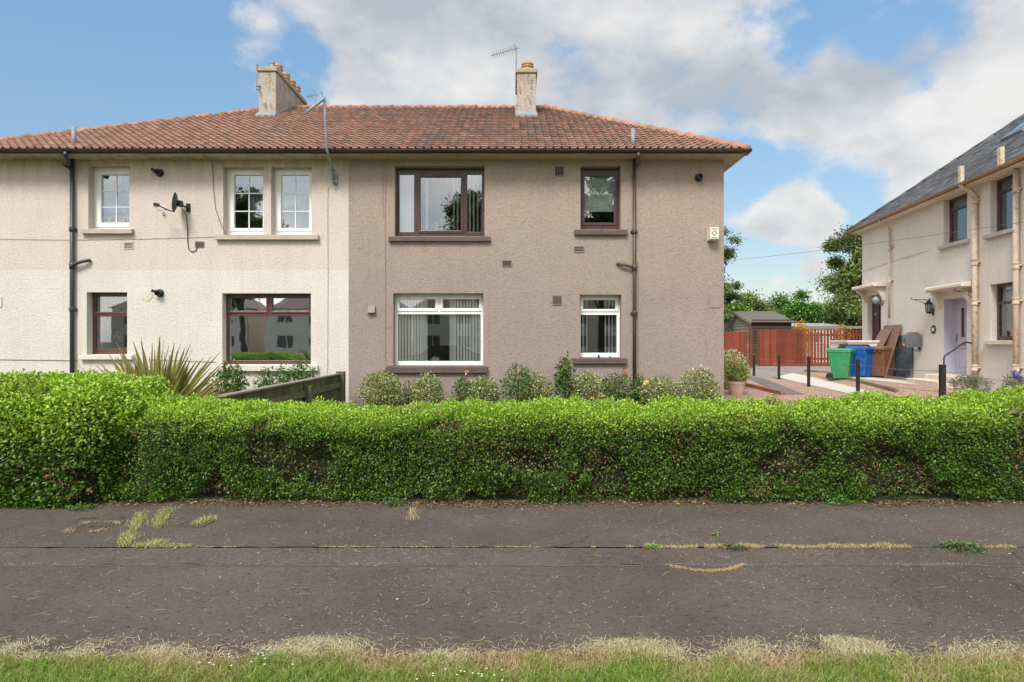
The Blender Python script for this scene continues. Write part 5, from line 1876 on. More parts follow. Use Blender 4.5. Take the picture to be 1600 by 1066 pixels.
# ------------------------------------------------------------------ fences, shed
def paling_fence(name, label, p, q, h, mat, bw=.10, gap=.0, rails=2, gapfn=None, both=False, post_every=2.0, back_boards=False):
    p, q = Vector((*p, 0)), Vector((*q, 0))
    d = (q - p)
    Ln = d.length
    d.normalize()
    ang = math.atan2(d.y, d.x)
    z0 = gz(p.x, p.y)
    t = thing(name, label, 'fence', (p.x, p.y, z0), ang)
    bd = MB()
    x = 0
    i = 0
    while x < Ln - bw * .5:
        g = gapfn(x / Ln) if gapfn else gap
        hh = h + random.uniform(-.012, .012)
        bd.box(x, x + bw, -.012 + random.uniform(-.002, .002), .010, .07, hh)
        if back_boards and g > .02:
            bd.box(x + bw * .55, x + bw * 1.55 + g * .2, .075, .095, .07, hh - .05)
        x += bw + g
        i += 1
    bd.build('boards', mat, t)
    r = MB()
    for k in range(rails):
        z = .30 + (h - .6) * k / max(1, rails - 1)
        r.box(0, Ln, .012, .06, z, z + .09)
    r.build('rail', mat, t)
    MB().box(0, Ln, -.02, .02, -.05, .12).build('gravel_board', mat, t)
    x = 0
    while x <= Ln + .01:
        MB().box(x - .05, x + .05, .0605, .15, -.1, h - .02).build('post', mat, t)
        x += Ln / max(1, round(Ln / post_every))
    return t


Z31 = 30.2
xa = (1187.5 - 800) / F * Z31
xb = (1356 - 800) / F * Z31
paling_fence('picket_fence', 'long red stained board fence behind the bins', (xa, Z31), (xb, Z31 + .2), 1.70, 'fence_red', .095, .0, 2, lambda k: .012 if k < .38 else (.055 if k < .95 else .03), back_boards=False)
# the far face of the gappy stretch has a second row of boards on its upper half
xa2 = (1127 - 800) / F * 29.4
xb2 = (1166 - 800) / F * 29.4
paling_fence('picket_fence', 'shorter red stained board fence in front of the shed gable', (xa2 - 3.0, 29.4), (xb2, 29.4), 1.80, 'fence_red', .11, .008, 2)
t = thing('fence_post', 'single slim red post standing in the gap before the shed', 'post', ((1173 - 800) / F * 29.5, 29.5, gz(10.6, 29.5)))
MB().box(-.06, .06, -.05, .05, -.1, 1.74).build('shaft', 'fence_red', t, bevel=.006)
MB().box(-.075, .075, -.065, .065, 1.7405, 1.77).build('cap', 'fence_red', t, bevel=.006)

sY = 33.0
sx0, sx1 = (1174.5 - 800) / F * sY, (1236.5 - 800) / F * sY
shed = thing('garden_shed', 'dark brown timber shed with felted pitched roof behind the red fence', 'shed', (sx0, sY, gz(sx0, sY)))
sw, sd, se, sr = sx1 - sx0, 5.0, 2.12, 2.72
m = MB()
z = 0
while z < se - .01:
    m.hexa([(0, -.03, z), (sw, -.03, z), (sw, 0, z), (0, 0, z)], [(0, -.008, z + .15), (sw, -.008, z + .15), (sw, 0, z + .15), (0, 0, z + .15)])
    z += .15
m.build('front_wall', 'shed_dark', shed)
m = MB()
z = 0
while z < sr - .08:
    zt_ = z + .15
    k = 1 if zt_ <= se else max(0.02, 1 - (zt_ - se) / (sr - se))
    k0 = 1 if z <= se else max(0.02, 1 - (z - se) / (sr - se))
    a0, a1_, b0_, b1_ = sd / 2 - sd / 2 * k0, sd / 2 + sd / 2 * k0, sd / 2 - sd / 2 * k, sd / 2 + sd / 2 * k
    m.hexa([(-.035, a0, z), (-.001, a0, z), (-.001, a1_, z), (-.035, a1_, z)], [(-.010, b0_, zt_), (-.001, b0_, zt_), (-.001, b1_, zt_), (-.010, b1_, zt_)])
    z += .15
m.build('gable_wall', 'shed_grey', shed)
m = MB().box(sw - .03, sw, .001, sd, 0, se).box(0, sw, sd, sd + .03, 0, se)
m.build('back_wall', 'shed_dark', shed)
rs = (sr - se) / (sd / 2)
m = MB()
for sgn in (0, 1):
    ya, yb_ = (-.18, sd / 2) if sgn == 0 else (sd + .18, sd / 2)
    za = se - .18 * rs
    m.hexa([(-.10, ya, za + .02), (sw + .12, ya, za + .02), (sw + .12, yb_, sr + .02), (-.10, yb_, sr + .02)], [(-.10, ya, za + .06), (sw + .12, ya, za + .06), (sw + .12, yb_, sr + .06), (-.10, yb_, sr + .06)])
m.build('roof', 'felt', shed)
m = MB()
for ya in (-.18, sd + .18):
    za = se - .18 * rs
    m.hexa([(-.125, ya, za - .08), (-.101, ya, za - .08), (-.101, sd / 2, sr - .06), (-.125, sd / 2, sr - .06)], [(-.125, ya, za + .065), (-.101, ya, za + .065), (-.101, sd / 2, sr + .07), (-.125, sd / 2, sr + .07)])
m.build('bargeboard', 'shed_grey', shed)

# low outbuildings beyond the red fence
t = thing('outbuilding', 'low grey roofed outbuilding showing just above the red fence', 'outbuilding', ((1262 - 800) / F * 36, 36, .2))
ow = 3.9
MB().box(-ow / 2, ow / 2, 0, 2.5, 0, 2.17).build('wall', 'lav', t)
MB().hexa([(-ow / 2 - .1, -.15, 2.171), (ow / 2 + .1, -.15, 2.171), (ow / 2 + .1, 2.6, 2.37), (-ow / 2 - .1, 2.6, 2.37)], [(-ow / 2 - .1, -.15, 2.24), (ow / 2 + .1, -.15, 2.24), (ow / 2 + .1, 2.6, 2.44), (-ow / 2 - .1, 2.6, 2.44)]).build('roof', 'greyroof', t)
wn = MB().plate(-.9, .9, 1.25, 1.95, [(-.82, -.05, 1.33, 1.87), (.05, .82, 1.33, 1.87)], -.03, -.001).build('window', 'upvc', t)
MB().box(-.82, .82, -.02, -.012, 1.33, 1.87).build('pane', 'glass', wn)
t = thing('pergola', 'weathered timber pergola rail above the fence left of the cream house', 'pergola', ((1310 - 800) / F * 35, 35, .2))
pg_ = MB().box(-1.9, 1.6, -.05, .05, 2.06, 2.20)
pg_.build('beam', 'shed_grey', t)
for x in (-1.8, -.2, 1.5):
    MB().box(x - .06, x + .06, -.045, .045, -.1, 2.055).build('post', 'shed_grey', t)

# green fence on the party line (runs away from the viewer)
FX = -3.52
t = thing('boundary_fence', 'low faded green board fence running from the hedge to the house on the party line', 'fence', (FX, 8.1, gz(FX, 8.1)))
z0 = gz(FX, 8.1)
flen = 13.45 - 8.1
ft = .94 - z0 + .02
bd = MB()
y = 0
while y < flen - .14:
    bd.box(-.03, -.008, y, y + .118, .02, ft - .05 + random.uniform(-.006, .006))
    y += .125
bd.build('boards', 'fence_green', t)
r = MB()
for z in (.18, ft - .30):
    r.box(-.0075, .045, 0, flen - .12, z, z + .10)
r.build('rail', 'fence_green', t, bevel=.004)
MB().box(-.06, .05, -.1, flen - .13, ft - .05 + .0075, ft - .015).build('capping', 'fence_cap', t, bevel=.004)
for y in (.6, 3.05):
    MB().box(.0455, .14, y - .06, y + .06, -.2, ft - .12).build('post', 'fence_green', t, bevel=.006)
MB().box(-.05, .11, flen - .11, flen + .05, -.2, ft + .02).build('post', 'fence_green', t, bevel=.006)

# wire fence between the paths
t = thing('wire_fence', 'line of thin black posts joined by sagging wires along the gravel', 'wire fence', (0, 0, 0))
tops = []
for px, ybase, ytop in ((1178, 588, 555.5), (1217, 593, 556), (1263.5, 604.5, 557), (1340.5, 618.5, 561.5)):
    X, Y = ground(px, ybase)
    zt_ = 1.6 + (533 - ytop) / F * Y
    MB().box(X - .038, X + .038, Y - .038, Y + .038, gz(X, Y) - .1, zt_).build('post', 'black', t, bevel=.006)
    tops.append((X, Y, zt_, gz(X, Y)))
X, Y = (1472.5 - 800) / F * 13.7, 13.7
MB().box(X - .05, X + .05, Y - .05, Y + .05, gz(X, Y) - .1, 1.11).build('post', 'black', t, bevel=.006)
tops.append((X, Y, 1.11, gz(X, Y)))
tops.append(((1640 - 800) / F * 11.2, 11.2, .95, .3))
for k in (.86, .42):
    w = MB()
    pts = []
    for a, b in zip(tops[:-1], tops[1:]):
        for i in range(8):
            s = i / 8
            za, zb = a[3] + (a[2] - a[3]) * k, b[3] + (b[2] - b[3]) * k
            pts.append((a[0] + (b[0] - a[0]) * s, a[1] + (b[1] - a[1]) * s - .045, za + (zb - za) * s - .16 * s * (1 - s)))
    w.tube(pts, .006, 5)
    w.build('wire', 'cable', t)

# overhead line
p0 = Vector(at(1120, 409, 30))
p1 = rworld(9.5, .0, rz(1600, 345) - .05)
p1 = Vector(at(1640, 341, 13.0))
m = MB()
m.tube([p0.lerp(p1, s) - Vector((0, 0, .35 * 4 * s * (1 - s) * .2)) for s in [i / 16 for i in range(17)]], .006, 5)
tag(m.build('overhead_cable', 'cable'), 'thin overhead cable crossing the sky and the cream house wall', 'cable')

# ------------------------------------------------------------------ planting
GREENS = [(.062, .140, .012), (.092, .19, .016), (.042, .098, .011), (.14, .235, .024)]
NEWG = [(.26, .43, .030), (.34, .50, .045), (.20, .36, .028), (.40, .52, .09)]
BROWN = [(.20, .115, .055), (.14, .075, .04), (.28, .17, .08)]


def hedge(name, label, x0, x1, yf, yb, top, n, leaf, caps=(False, False), seed=1, holes=.70, newk=1.0, dens_lo=.4, tstart=.70, shoulder=1.0):
    H = float(np.mean([top(x) for x in np.linspace(x0, x1, 20)]))
    t = thing(name, label, 'hedge', ((x0 + x1) / 2, (yf + yb) / 2, 0))
    L0 = np.array(t.location)
    sec = np.array([(yf + .05, .0), (yf - .01, .08), (yf, .3), (yf + .01, H - .34), (yf + .03 * shoulder, H - .20), (yf + .10 * shoulder, H - .09), (yf + .24 * shoulder, H - .025), (yf + .50, H), (yb - .34, H), (yb - .12, H - .06), (yb, H - .22), (yb, H - .55)])
    sl_ = np.linalg.norm(np.diff(sec, axis=0), axis=1)
    cum = np.concatenate([[0], np.cumsum(sl_)])
    tot = cum[-1]

    def at_t(tt):
        k = np.clip(np.searchsorted(cum, tt, 'right') - 1, 0, len(sl_) - 1)
        f = ((tt - cum[k]) / sl_[k])[:, None]
        p = sec[k] * (1 - f) + sec[k + 1] * f
        dd = (sec[k + 1] - sec[k]) / sl_[k][:, None]
        return p, np.stack([-dd[:, 1], dd[:, 0]], 1)
    tt = rng.uniform(0, tot, n)
    x = rng.uniform(x0, x1, n)
    p, nn = at_t(tt)
    xt = np.linspace(x0 - .5, x1 + .5, 200)
    tops_ = np.interp(x, xt, [top(v) for v in xt])
    P = np.stack([x, p[:, 0], p[:, 1] * tops_ / H], 1)
    Nn = np.stack([np.zeros(n), nn[:, 0], nn[:, 1]], 1)
    # rounded ends
    ce = np.array([(yf + yb) / 2, H * .5])
    for side, xe, sg in ((0, x0, -1), (1, x1, 1)):
        if not caps[side]:
            continue
        rr = .38
        dist = (x - xe) * -sg
        k = np.clip(1 - dist / rr, 0, 1)
        sh_ = 1 - .32 * k ** 2.2
        P[:, 1] = ce[0] + (P[:, 1] - ce[0]) * sh_
        P[:, 2] = P[:, 2] * (1 - .16 * k ** 2.2)
        Nn[:, 0] += sg * k * 1.2
        m = int(n * 1.5 / (x1 - x0))
        q, _ = at_t(rng.uniform(0, tot, m))
        s = np.sqrt(rng.uniform(0, 1, m))
        cp_ = np.stack([np.full(m, xe) + sg * .10 * (1 - s ** 3), ce[0] + (q[:, 0] - ce[0]) * s * .70, ce[1] * .9 + (q[:, 1] * top(xe) / H - ce[1]) * s * .80], 1)
        P = np.concatenate([P, cp_])
        Nn = np.concatenate([Nn, np.tile([[sg, 0, .2]], (m, 1)) + rng.normal(0, .2, (m, 3))])
    Nn = unit(Nn)
    n = len(P)
    big = vnoise(P, 1.15, seed)
    mid = vnoise(P, 4.2, seed + 1)
    hol = vnoise(P, 2.1, seed + 2) * .65 + vnoise(P, 6.0, seed + 3) * .35
    front = np.clip(1 - Nn[:, 2] * 1.4, 0, 1)
    ish = (hol > holes - .12 * front)
    disp = (big - .5) * .10 + (mid - .5) * .10 + (vnoise(P, 10.0, seed + 4) - .5) * .09 - ish * .08
    P = P + Nn * disp[:, None] + Nn * (rng.uniform(-.12, .025, n))[:, None]
    keep = ~(ish & (rng.uniform(0, 1, n) > dens_lo))
    P, Nn, mid, hol, ish, front = P[keep], Nn[keep], mid[keep], hol[keep], ish[keep], front[keep]
    n = len(P)
    up = np.array([[0, 0, 1.0]])
    rnd = rng.normal(0, 1, (n, 3))
    D = Nn * .6 + rnd * .6 + up * .12
    Nl = Nn * .45 + rng.normal(0, .40, (n, 3)) + up * .85
    Ls = leaf * rng.uniform(.65, 1.3, n)
    v, f = leaf_geo(P, D, Nl, Ls, Ls * rng.uniform(.5, .66, n), .18, .1)
    base = pal(n, GREENS, [4, 2, 3.5, .5], .22)
    new = pal(n, NEWG, [4, 3, 3, 1.2], .2)
    tp = np.clip((P[:, 2] / np.interp(P[:, 0], xt, [top(v_) for v_ in xt]) - tstart) / .24, 0, 1) ** 1.2 * newk
    tp = np.clip(tp * (.72 + .5 * vnoise(P, 3.0, seed + 7)) + rng.normal(0, .16, n), 0, 1) * (tp > .02)
    tp = np.maximum(tp, (rng.uniform(0, 1, n) < .03) * .5)
    col = base * (1 - tp[:, None]) + new * tp[:, None]
    br = (rng.uniform(0, 1, n) < np.where(ish, .30, .02)) | ((vnoise(P, 2.6, seed + 9) > .80) & (rng.uniform(0, 1, n) < .30))
    col[br] = pal(int(br.sum()), BROWN, [2, 2, 1], .3)
    np_mesh('foliage', v - L0, f, 'leaf', np.repeat(col, 4, 0), t)
    # woody core
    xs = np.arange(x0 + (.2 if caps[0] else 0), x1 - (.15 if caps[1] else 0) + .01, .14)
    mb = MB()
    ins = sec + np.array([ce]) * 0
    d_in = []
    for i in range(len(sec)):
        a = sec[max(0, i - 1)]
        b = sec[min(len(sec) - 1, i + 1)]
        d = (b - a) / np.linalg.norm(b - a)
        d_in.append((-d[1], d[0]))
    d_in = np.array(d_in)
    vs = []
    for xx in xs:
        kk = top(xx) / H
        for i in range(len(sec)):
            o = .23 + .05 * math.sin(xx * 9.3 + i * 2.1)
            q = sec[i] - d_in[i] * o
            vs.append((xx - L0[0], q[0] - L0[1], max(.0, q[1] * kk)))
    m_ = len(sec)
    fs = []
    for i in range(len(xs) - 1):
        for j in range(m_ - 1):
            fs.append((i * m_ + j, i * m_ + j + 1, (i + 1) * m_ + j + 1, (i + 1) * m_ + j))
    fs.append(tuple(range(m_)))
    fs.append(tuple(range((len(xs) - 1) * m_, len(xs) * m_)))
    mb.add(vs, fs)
    # bare twigs that show in the thin places
    idx = np.where(ish)[0]
    if len(idx):
        for i in rng.choice(idx, min(len(idx), 700), False):
            q = P[i] - L0 - Nn[i] * .03
            dd = rng.normal(0, 1, 3) * np.array([.8, .3, .6]) + np.array([0, 0, .4])
            dd /= np.linalg.norm(dd)
            l = rng.uniform(.05, .13)
            mb.tube([q - dd * l, q, q + dd * l + rng.normal(0, .01, 3)], .0028, 3, cap=False)
    for i in range(int((x1 - x0) / .16)):       # stems at the foot
        xx = x0 + .1 + i * .16 + random.uniform(-.05, .05) - L0[0]
        yy = yf + random.uniform(.10, .25) - L0[1]
        mb.tube([(xx, yy, -.02), (xx + random.uniform(-.05, .05), yy + .03, .15), (xx + random.uniform(-.1, .1), yy + .06, .34)], .010, 5)
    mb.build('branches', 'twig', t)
    return t


HX = [(x_, z_ - .065) for x_, z_ in [(-6, 1.0), (-4.6, 1.02), (-4.1, 1.03), (-3.3, .985), (-2.5, .975), (-1.75, .93), (-1.25, .925), (-.9, .985), (0, .965), (1.0, .97), (2.2, .985), (3.6, .975), (4.5, 1.0), (5.2, 1.05), (5.9, 1.10), (7.0, 1.15), (9, 1.15)]]


def htop(x):
    return float(np.interp(x, [a for a, b in HX], [b for a, b in HX])) + .012 * math.sin(x * 5.1) + .010 * math.sin(x * 11.3 + 1)


hedge('privet_hedge', 'long clipped privet hedge with bright new growth along the pavement', -4.25, 8.4, 6.50, 7.74, htop, 310000, .0275, (False, False), 1.0)
hedge('privet_hedge', 'taller leafier privet hedge at the left end of the pavement frontage', -10.5, -3.93, 6.30, 8.0, lambda x: 1.15 + .015 * math.sin(x * 4.0) + .01 * math.sin(x * 9), 130000, .041, (False, True), 5.0, .86, 1.0, .6, .45, 1.8)


def shrub(name, label, cat, c, rad, n, leaf, cols, wts, group=None, shape=2.2, clump=14, mat='leaf', stems=7, flowers=None, hollow=.55, lw=.55):
    """a bush: leaves scattered through a lumpy ellipsoid that stands on its stems"""
    X, Y, z0 = c
    t = thing(name, label, cat, (X, Y, z0), 0, group)
    rx, ry, rzz = rad
    cc = rng.normal(0, 1, (clump, 3))
    cc = unit(cc) * rng.uniform(.35, .9, (clump, 1))
    k = rng.integers(0, clump, n)
    d = unit(rng.normal(0, 1, (n, 3)))
    rr = rng.uniform(hollow, 1, n) ** .7
    P = d * rr[:, None]
    P = np.where((rng.uniform(0, 1, n) < .55)[:, None], cc[k] + rng.normal(0, .26, (n, 3)), P)
    nr = np.linalg.norm(P, axis=1)
    lim = .82 + .36 * vnoise(unit(P) * 1.9 + 5, 1.0, X)
    P = P * np.minimum(1, lim / np.maximum(nr, 1e-3))[:, None]
    Pn = unit(P)
    P = P * np.array([rx, ry, rzz]) + np.array([0, 0, rzz * 1.03])
    P[:, 2] = np.maximum(P[:, 2], .02)
    D = Pn * .8 + rng.normal(0, .6, (n, 3)) + np.array([0, 0, .2])
    Nl = Pn * .6 + rng.normal(0, .5, (n, 3)) + np.array([0, 0, .5])
    Ls = leaf * rng.uniform(.6, 1.3, n)
    v, f = leaf_geo(P, D, Nl, Ls, Ls * lw * rng.uniform(.8, 1.2, n), .2, .15)
    np_mesh('foliage', v, f, mat, np.repeat(pal(n, cols, wts, .22), 4, 0), t)
    st = MB()
    for i in range(stems):
        a = rng.uniform(0, 6.28)
        e_ = rng.uniform(.3, .75)
        st.tube([(rx * .12 * math.cos(a), ry * .12 * math.sin(a), -.03), (rx * .3 * e_ * math.cos(a), ry * .3 * e_ * math.sin(a), rzz * .8), (rx * e_ * math.cos(a), ry * e_ * math.sin(a), rzz * 1.5)], [.012, .009, .004], 5)
    st.build('stems', 'stem', t)
    if flowers:
        fl_pts, fcols, fs = flowers
        for q in fl_pts:
            m = 26
            dd = unit(rng.normal(0, 1, (m, 3)) + np.array([0, -.3, .5]))
            v, f = leaf_geo(np.tile(np.array([q]), (m, 1)) + dd * fs * .2, dd + rng.normal(0, .3, (m, 3)), rng.normal(0, 1, (m, 3)), np.full(m, fs), np.full(m, fs * .9), .25)
            np_mesh('flower', v, f, 'petal', np.repeat(pal(m, fcols, [1] * len(fcols), .15), 4, 0), t)
    return t


CREAMV = [(.50, .47, .22), (.34, .38, .12), (.085, .145, .035), (.15, .23, .055), (.60, .56, .36)]
YB = 13.45


def wall_bush(px0, px1, ytop, ybot, kind, label, n=2600, leaf=.045, Y=YB, **kw):
    X = ((px0 + px1) / 2 - 800) / F * Y
    zt_ = 1.6 + (533 - ytop) / F * Y
    rx = (px1 - px0) / 2 / F * Y * 1.10
    z0 = gz(X, Y)
    if kind == 'var':
        return shrub('variegated_shrub', label, 'shrub', (X, Y, z0), (rx, min(.42, rx), (zt_ - z0) / 2), n, leaf, CREAMV, [2.2, 2.2, 3.8, 3, .8], **kw)
    return shrub('rose_bush', label, 'rose', (X, Y, z0), (rx, min(.35, rx), (zt_ - z0) / 2), n, leaf, [(.045, .12, .022), (.075, .18, .032), (.13, .22, .045), (.15, .07, .03)], [4, 3, 1.5, .6], **kw)


wall_bush(563, 628, 580, 640, 'var', 'largest round clipped variegated shrub at the left end of the taupe wall', 4200, .045)
wall_bush(644, 690, 585.5, 640, 'var', 'round variegated shrub under the left half of the wide white window', 3000, .045)
wall_bush(734, 779, 588, 640, 'var', 'variegated shrub under the right end of the wide white window', 2800, .045)
wall_bush(815, 862, 584, 640, 'var', 'variegated shrub between the rose and the climber on the taupe wall', 2600, .045)
wall_bush(890, 948, 584, 640, 'var', 'pale variegated shrub under the small white window', 3400, .045, flowers=([(.22, -.3, .38), (.05, -.3, .30)], [(.75, .50, .30), (.8, .6, .4)], .05))
wall_bush(1000, 1060, 589, 640, 'var', 'wide low variegated shrub just right of the brown drainpipe', 3000, .045, flowers=([(-.32, -.22, .62)], [(.80, .62, .25)], .05))
wall_bush(1060, 1118, 576, 640, 'var', 'tall variegated shrub at the right end of the taupe wall', 3600, .045)
wall_bush(706, 740, 591, 620, 'rose', 'dark rose bush with one pink bloom between two round shrubs', 700, .055, hollow=.2, flowers=([(.10, -.2, .82)], [(.75, .40, .36)], .05))
wall_bush(628, 645, 595, 640, 'rose', 'thin leafy shoot beside the largest round shrub', 260, .05, hollow=.2)
wall_bush(786, 836, 572, 640, 'rose', 'upright rose bush just right of the wide white window', 1300, .06, hollow=.2)
wall_bush(868, 899, 556, 640, 'rose', 'tall climbing rose reaching the sill of the small white window', 1100, .065, hollow=.1)
wall_bush(942, 996, 580, 640, 'rose', 'rose bush with two small red blooms left of the brown drainpipe', 1500, .055, hollow=.2, flowers=([(.06, -.15, .90), (.10, -.15, .76)], [(.62, .12, .09), (.66, .2, .13)], .036))
wall_bush(985, 1012, 584, 640, 'rose', 'small dark rose at the foot of the brown drainpipe', 700, .055, hollow=.2, Y=13.75)
wall_bush(342, 384, 562, 640, 'rose', 'rose bush under the left end of the large brown window', 1500, .07, hollow=.2, Y=13.3)
wall_bush(398, 432, 576, 640, 'rose', 'smallest rose bush under the middle of the large brown window', 800, .065, hollow=.15, Y=13.3)
wall_bush(430, 492, 562, 640, 'rose', 'widest rose bush under the right end of the large brown window', 1700, .07, hollow=.2, Y=13.3)
wall_bush(318, 348, 585, 640, 'rose', 'straggly rose shoot between the flax and the large brown window', 350, .06, hollow=.1, Y=12.9)

# flax
t = thing('flax_plant', 'big spiky flax with bronze and yellow striped sword leaves behind the left hedge', 'flax', (-5.25, 9.7, gz(-5, 9.7)))
V, Fq, C = [], [], []
k = 0
for i in range(150):
    a = rng.uniform(0, 2 * np.pi)
    ex = rng.uniform(.15, 1.05)
    ln_ = rng.uniform(1.05, 1.62) * (1.0 if ex < .8 else .9)
    hx, hy = math.cos(a) * ex * 1.15, math.sin(a) * ex * .45
    b0 = np.array([hx * .22 + rng.normal(0, .06), hy * .22, 0])
    wd = rng.uniform(.065, .105)
    tipz = ln_ * (1 - .30 * ex ** 2)
    side = np.array([1.0, rng.normal(0, .55), 0])
    side = side / np.linalg.norm(side)
    cb = np.array([(.13, .18, .035), (.20, .23, .05), (.09, .14, .03), (.22, .17, .05)][rng.integers(0, 4)]) * rng.uniform(.8, 1.25)
    ce_ = np.array([(.42, .34, .10), (.36, .25, .09)][rng.integers(0, 2)])
    NS = 7
    for j in range(NS):
        s = j / (NS - 1)
        p = b0 + np.array([hx * s ** 1.4, hy * s ** 1.4, tipz * (s - .10 * ex * s ** 3)])
        w = wd * (1 - s ** 3) * (.55 + .45 * min(1, s * 3)) + .002
        for kx, cx_ in ((-1, ce_), (-.55, cb), (.0, cb * .9), (.55, cb), (1, ce_)):
            V.append(p + side * w * .5 * kx + np.array([0, -.012 * (1 - abs(kx)), 0]))
            C.append(cx_ if s < .93 else np.array([.22, .11, .05]))
    for j in range(NS - 1):
        for q in range(4):
            b = k + j * 5 + q
            Fq.append((b, b + 1, b + 6, b + 5))
    k += NS * 5
np_mesh('leaves', np.array(V), [np.array(Fq)], 'leaf_gloss', np.array(C), t)
MB().lathe([(.28, -.05), (.22, .12), (.08, .22)], (0, 0, 0), 12).build('crown_base', 'stem', t)

# potted shrub and its neighbour at the side of the house
pX, pY = ground(1150.5, 617)
t = thing('potted_shrub', 'yellow green shrub in a round beige clay pot at the corner of the taupe house', 'potted plant', (pX, pY, gz(pX, pY)))
pr = 14.2 / F * pY
MB().lathe([(pr * .72, 0), (pr * .80, .08), (pr * .82, .10), (pr * .92, .26), (pr * .93, .27), (pr, .29), (pr * 1.02, .36), (pr * .95, .37), (pr * .9, .33), (.02, .32)], (0, 0, 0), 28).build('pot', 'terracotta', t)
n = 2200
P = unit(rng.normal(0, 1, (n, 3))) * rng.uniform(.3, 1, (n, 1)) ** .5
Pn = unit(P)
P = P * np.array([.34, .34, .25]) + np.array([0, 0, .55])
P += (vnoise(P * 4, 1.0, 2.0)[:, None] - .5) * Pn * .22
cl = pal(n, [(.42, .44, .08), (.20, .28, .07), (.52, .46, .14), (.10, .17, .05)], [2, 3, 1.5, 2])
Ls = rng.uniform(.035, .07, n)
v, f = leaf_geo(P, Pn + rng.normal(0, .6, (n, 3)), Pn * .5 + rng.normal(0, .5, (n, 3)) + np.array([0, 0, .4]), Ls, Ls * .5)
np_mesh('foliage', v, f, 'leaf', np.repeat(cl, 4, 0), t)
st = MB()
for i in range(6):
    a = i * 1.05
    st.tube([(.03 * math.cos(a), .03 * math.sin(a), .3), (.12 * math.cos(a), .12 * math.sin(a), .55), (.2 * math.cos(a), .2 * math.sin(a), .8)], .008, 5)
st.build('stems', 'stem', t)
X, Y = (1143 - 800) / F * 19.4, 19.4
shrub('variegated_shrub', 'bushy pale variegated shrub behind the clay pot at the house corner', 'shrub', (X, Y, gz(X, Y)), (.5, .4, .56), 3200, .06, [(.66, .68, .46), (.44, .52, .28), (.16, .24, .09), (.72, .72, .56)], [3, 3, 3, 1])
# low growth at the foot of the right-hand house
X, Y = (1517 - 800) / F * 15.6, 15.6
shrub('lavender_clump', 'grey green lavender clump under the lilac door side', 'plant', (X, Y, gz(X, Y)), (.52, .3, .22), 1400, .07, [(.10, .15, .07), (.18, .22, .12), (.07, .10, .05)], [2, 2, 1], lw=.18)
X, Y = (1588 - 800) / F * 13.6, 13.6
shrub('iris_plant', 'small plant with violet blue flowers at the right edge behind the hedge', 'plant', (X, Y, gz(X, Y)), (.2, .2, .32), 260, .12, [(.08, .14, .05), (.12, .2, .07)], [1, 1], lw=.15, flowers=([(0, 0, .62), (-.08, -.05, .68), (.1, 0, .56)], [(.25, .22, .62), (.33, .3, .7)], .07))


def tree(name, label, cat, c, height, crown, n, leaf, cols, wts, group=None, clumps=34, trunk=.14, base=.28, spread=.34, gap=1.0):
    X, Y, z0 = c
    t = thing(name, label, cat, (X, Y, z0), 0, group)
    rx, ry = crown
    zc = height * (base + 1) / 2
    hz = height * (1 - base) / 2
    cc = unit(rng.normal(0, 1, (clumps, 3))) * rng.uniform(.25, .95, (clumps, 1))
    cc = cc * np.array([rx, ry, hz]) + np.array([0, 0, zc])
    cs = rng.uniform(.55, 1.2, clumps) * spread * (rx + ry) / 2
    k = rng.integers(0, clumps, n)
    off = rng.normal(0, 1, (n, 3)) * np.array([1, 1, .72])
    P = cc[k] + off * cs[k][:, None] * .55
    nz = vnoise(P, 1.7, X * .1)
    P = P[nz > .26 * gap]
    k = k[nz > .26 * gap]
    n = len(P)
    out_ = unit(P - np.array([0, 0, zc]))
    D = out_ * .5 + rng.normal(0, .7, (n, 3)) + np.array([0, 0, -.1])
    Nl = out_ * .4 + rng.normal(0, .5, (n, 3)) + np.array([0, 0, .7])
    Ls = leaf * rng.uniform(.6, 1.35, n)
    v, f = leaf_geo(P, D, Nl, Ls, Ls * .55, .2, .15)
    tone = rng.uniform(.75, 1.3, clumps)[k]
    np_mesh('crown', v, f, 'leaf', np.repeat(pal(n, cols, wts, .2) * tone[:, None], 4, 0), t)
    tb = MB()
    tb.tube([(0, 0, -.1), (.03, .02, height * .25), (-.05, .03, height * .5), (.04, -.02, height * .8)], [trunk, trunk * .8, trunk * .55, trunk * .15], 9)
    for i in range(min(clumps, 26)):
        s = rng.uniform(.22, .65)
        p = np.array([0, 0, height * s])
        q = cc[i]
        mdl = (p + q) / 2 + np.array([0, 0, .06 * height * rng.uniform(-.3, .6)])
        tb.tube([p, mdl, q], [trunk * .38 * (1 - s * .6), trunk * .22, trunk * .06], 5)
    tb.build('trunk', 'bark', t, smooth=True)
    return t


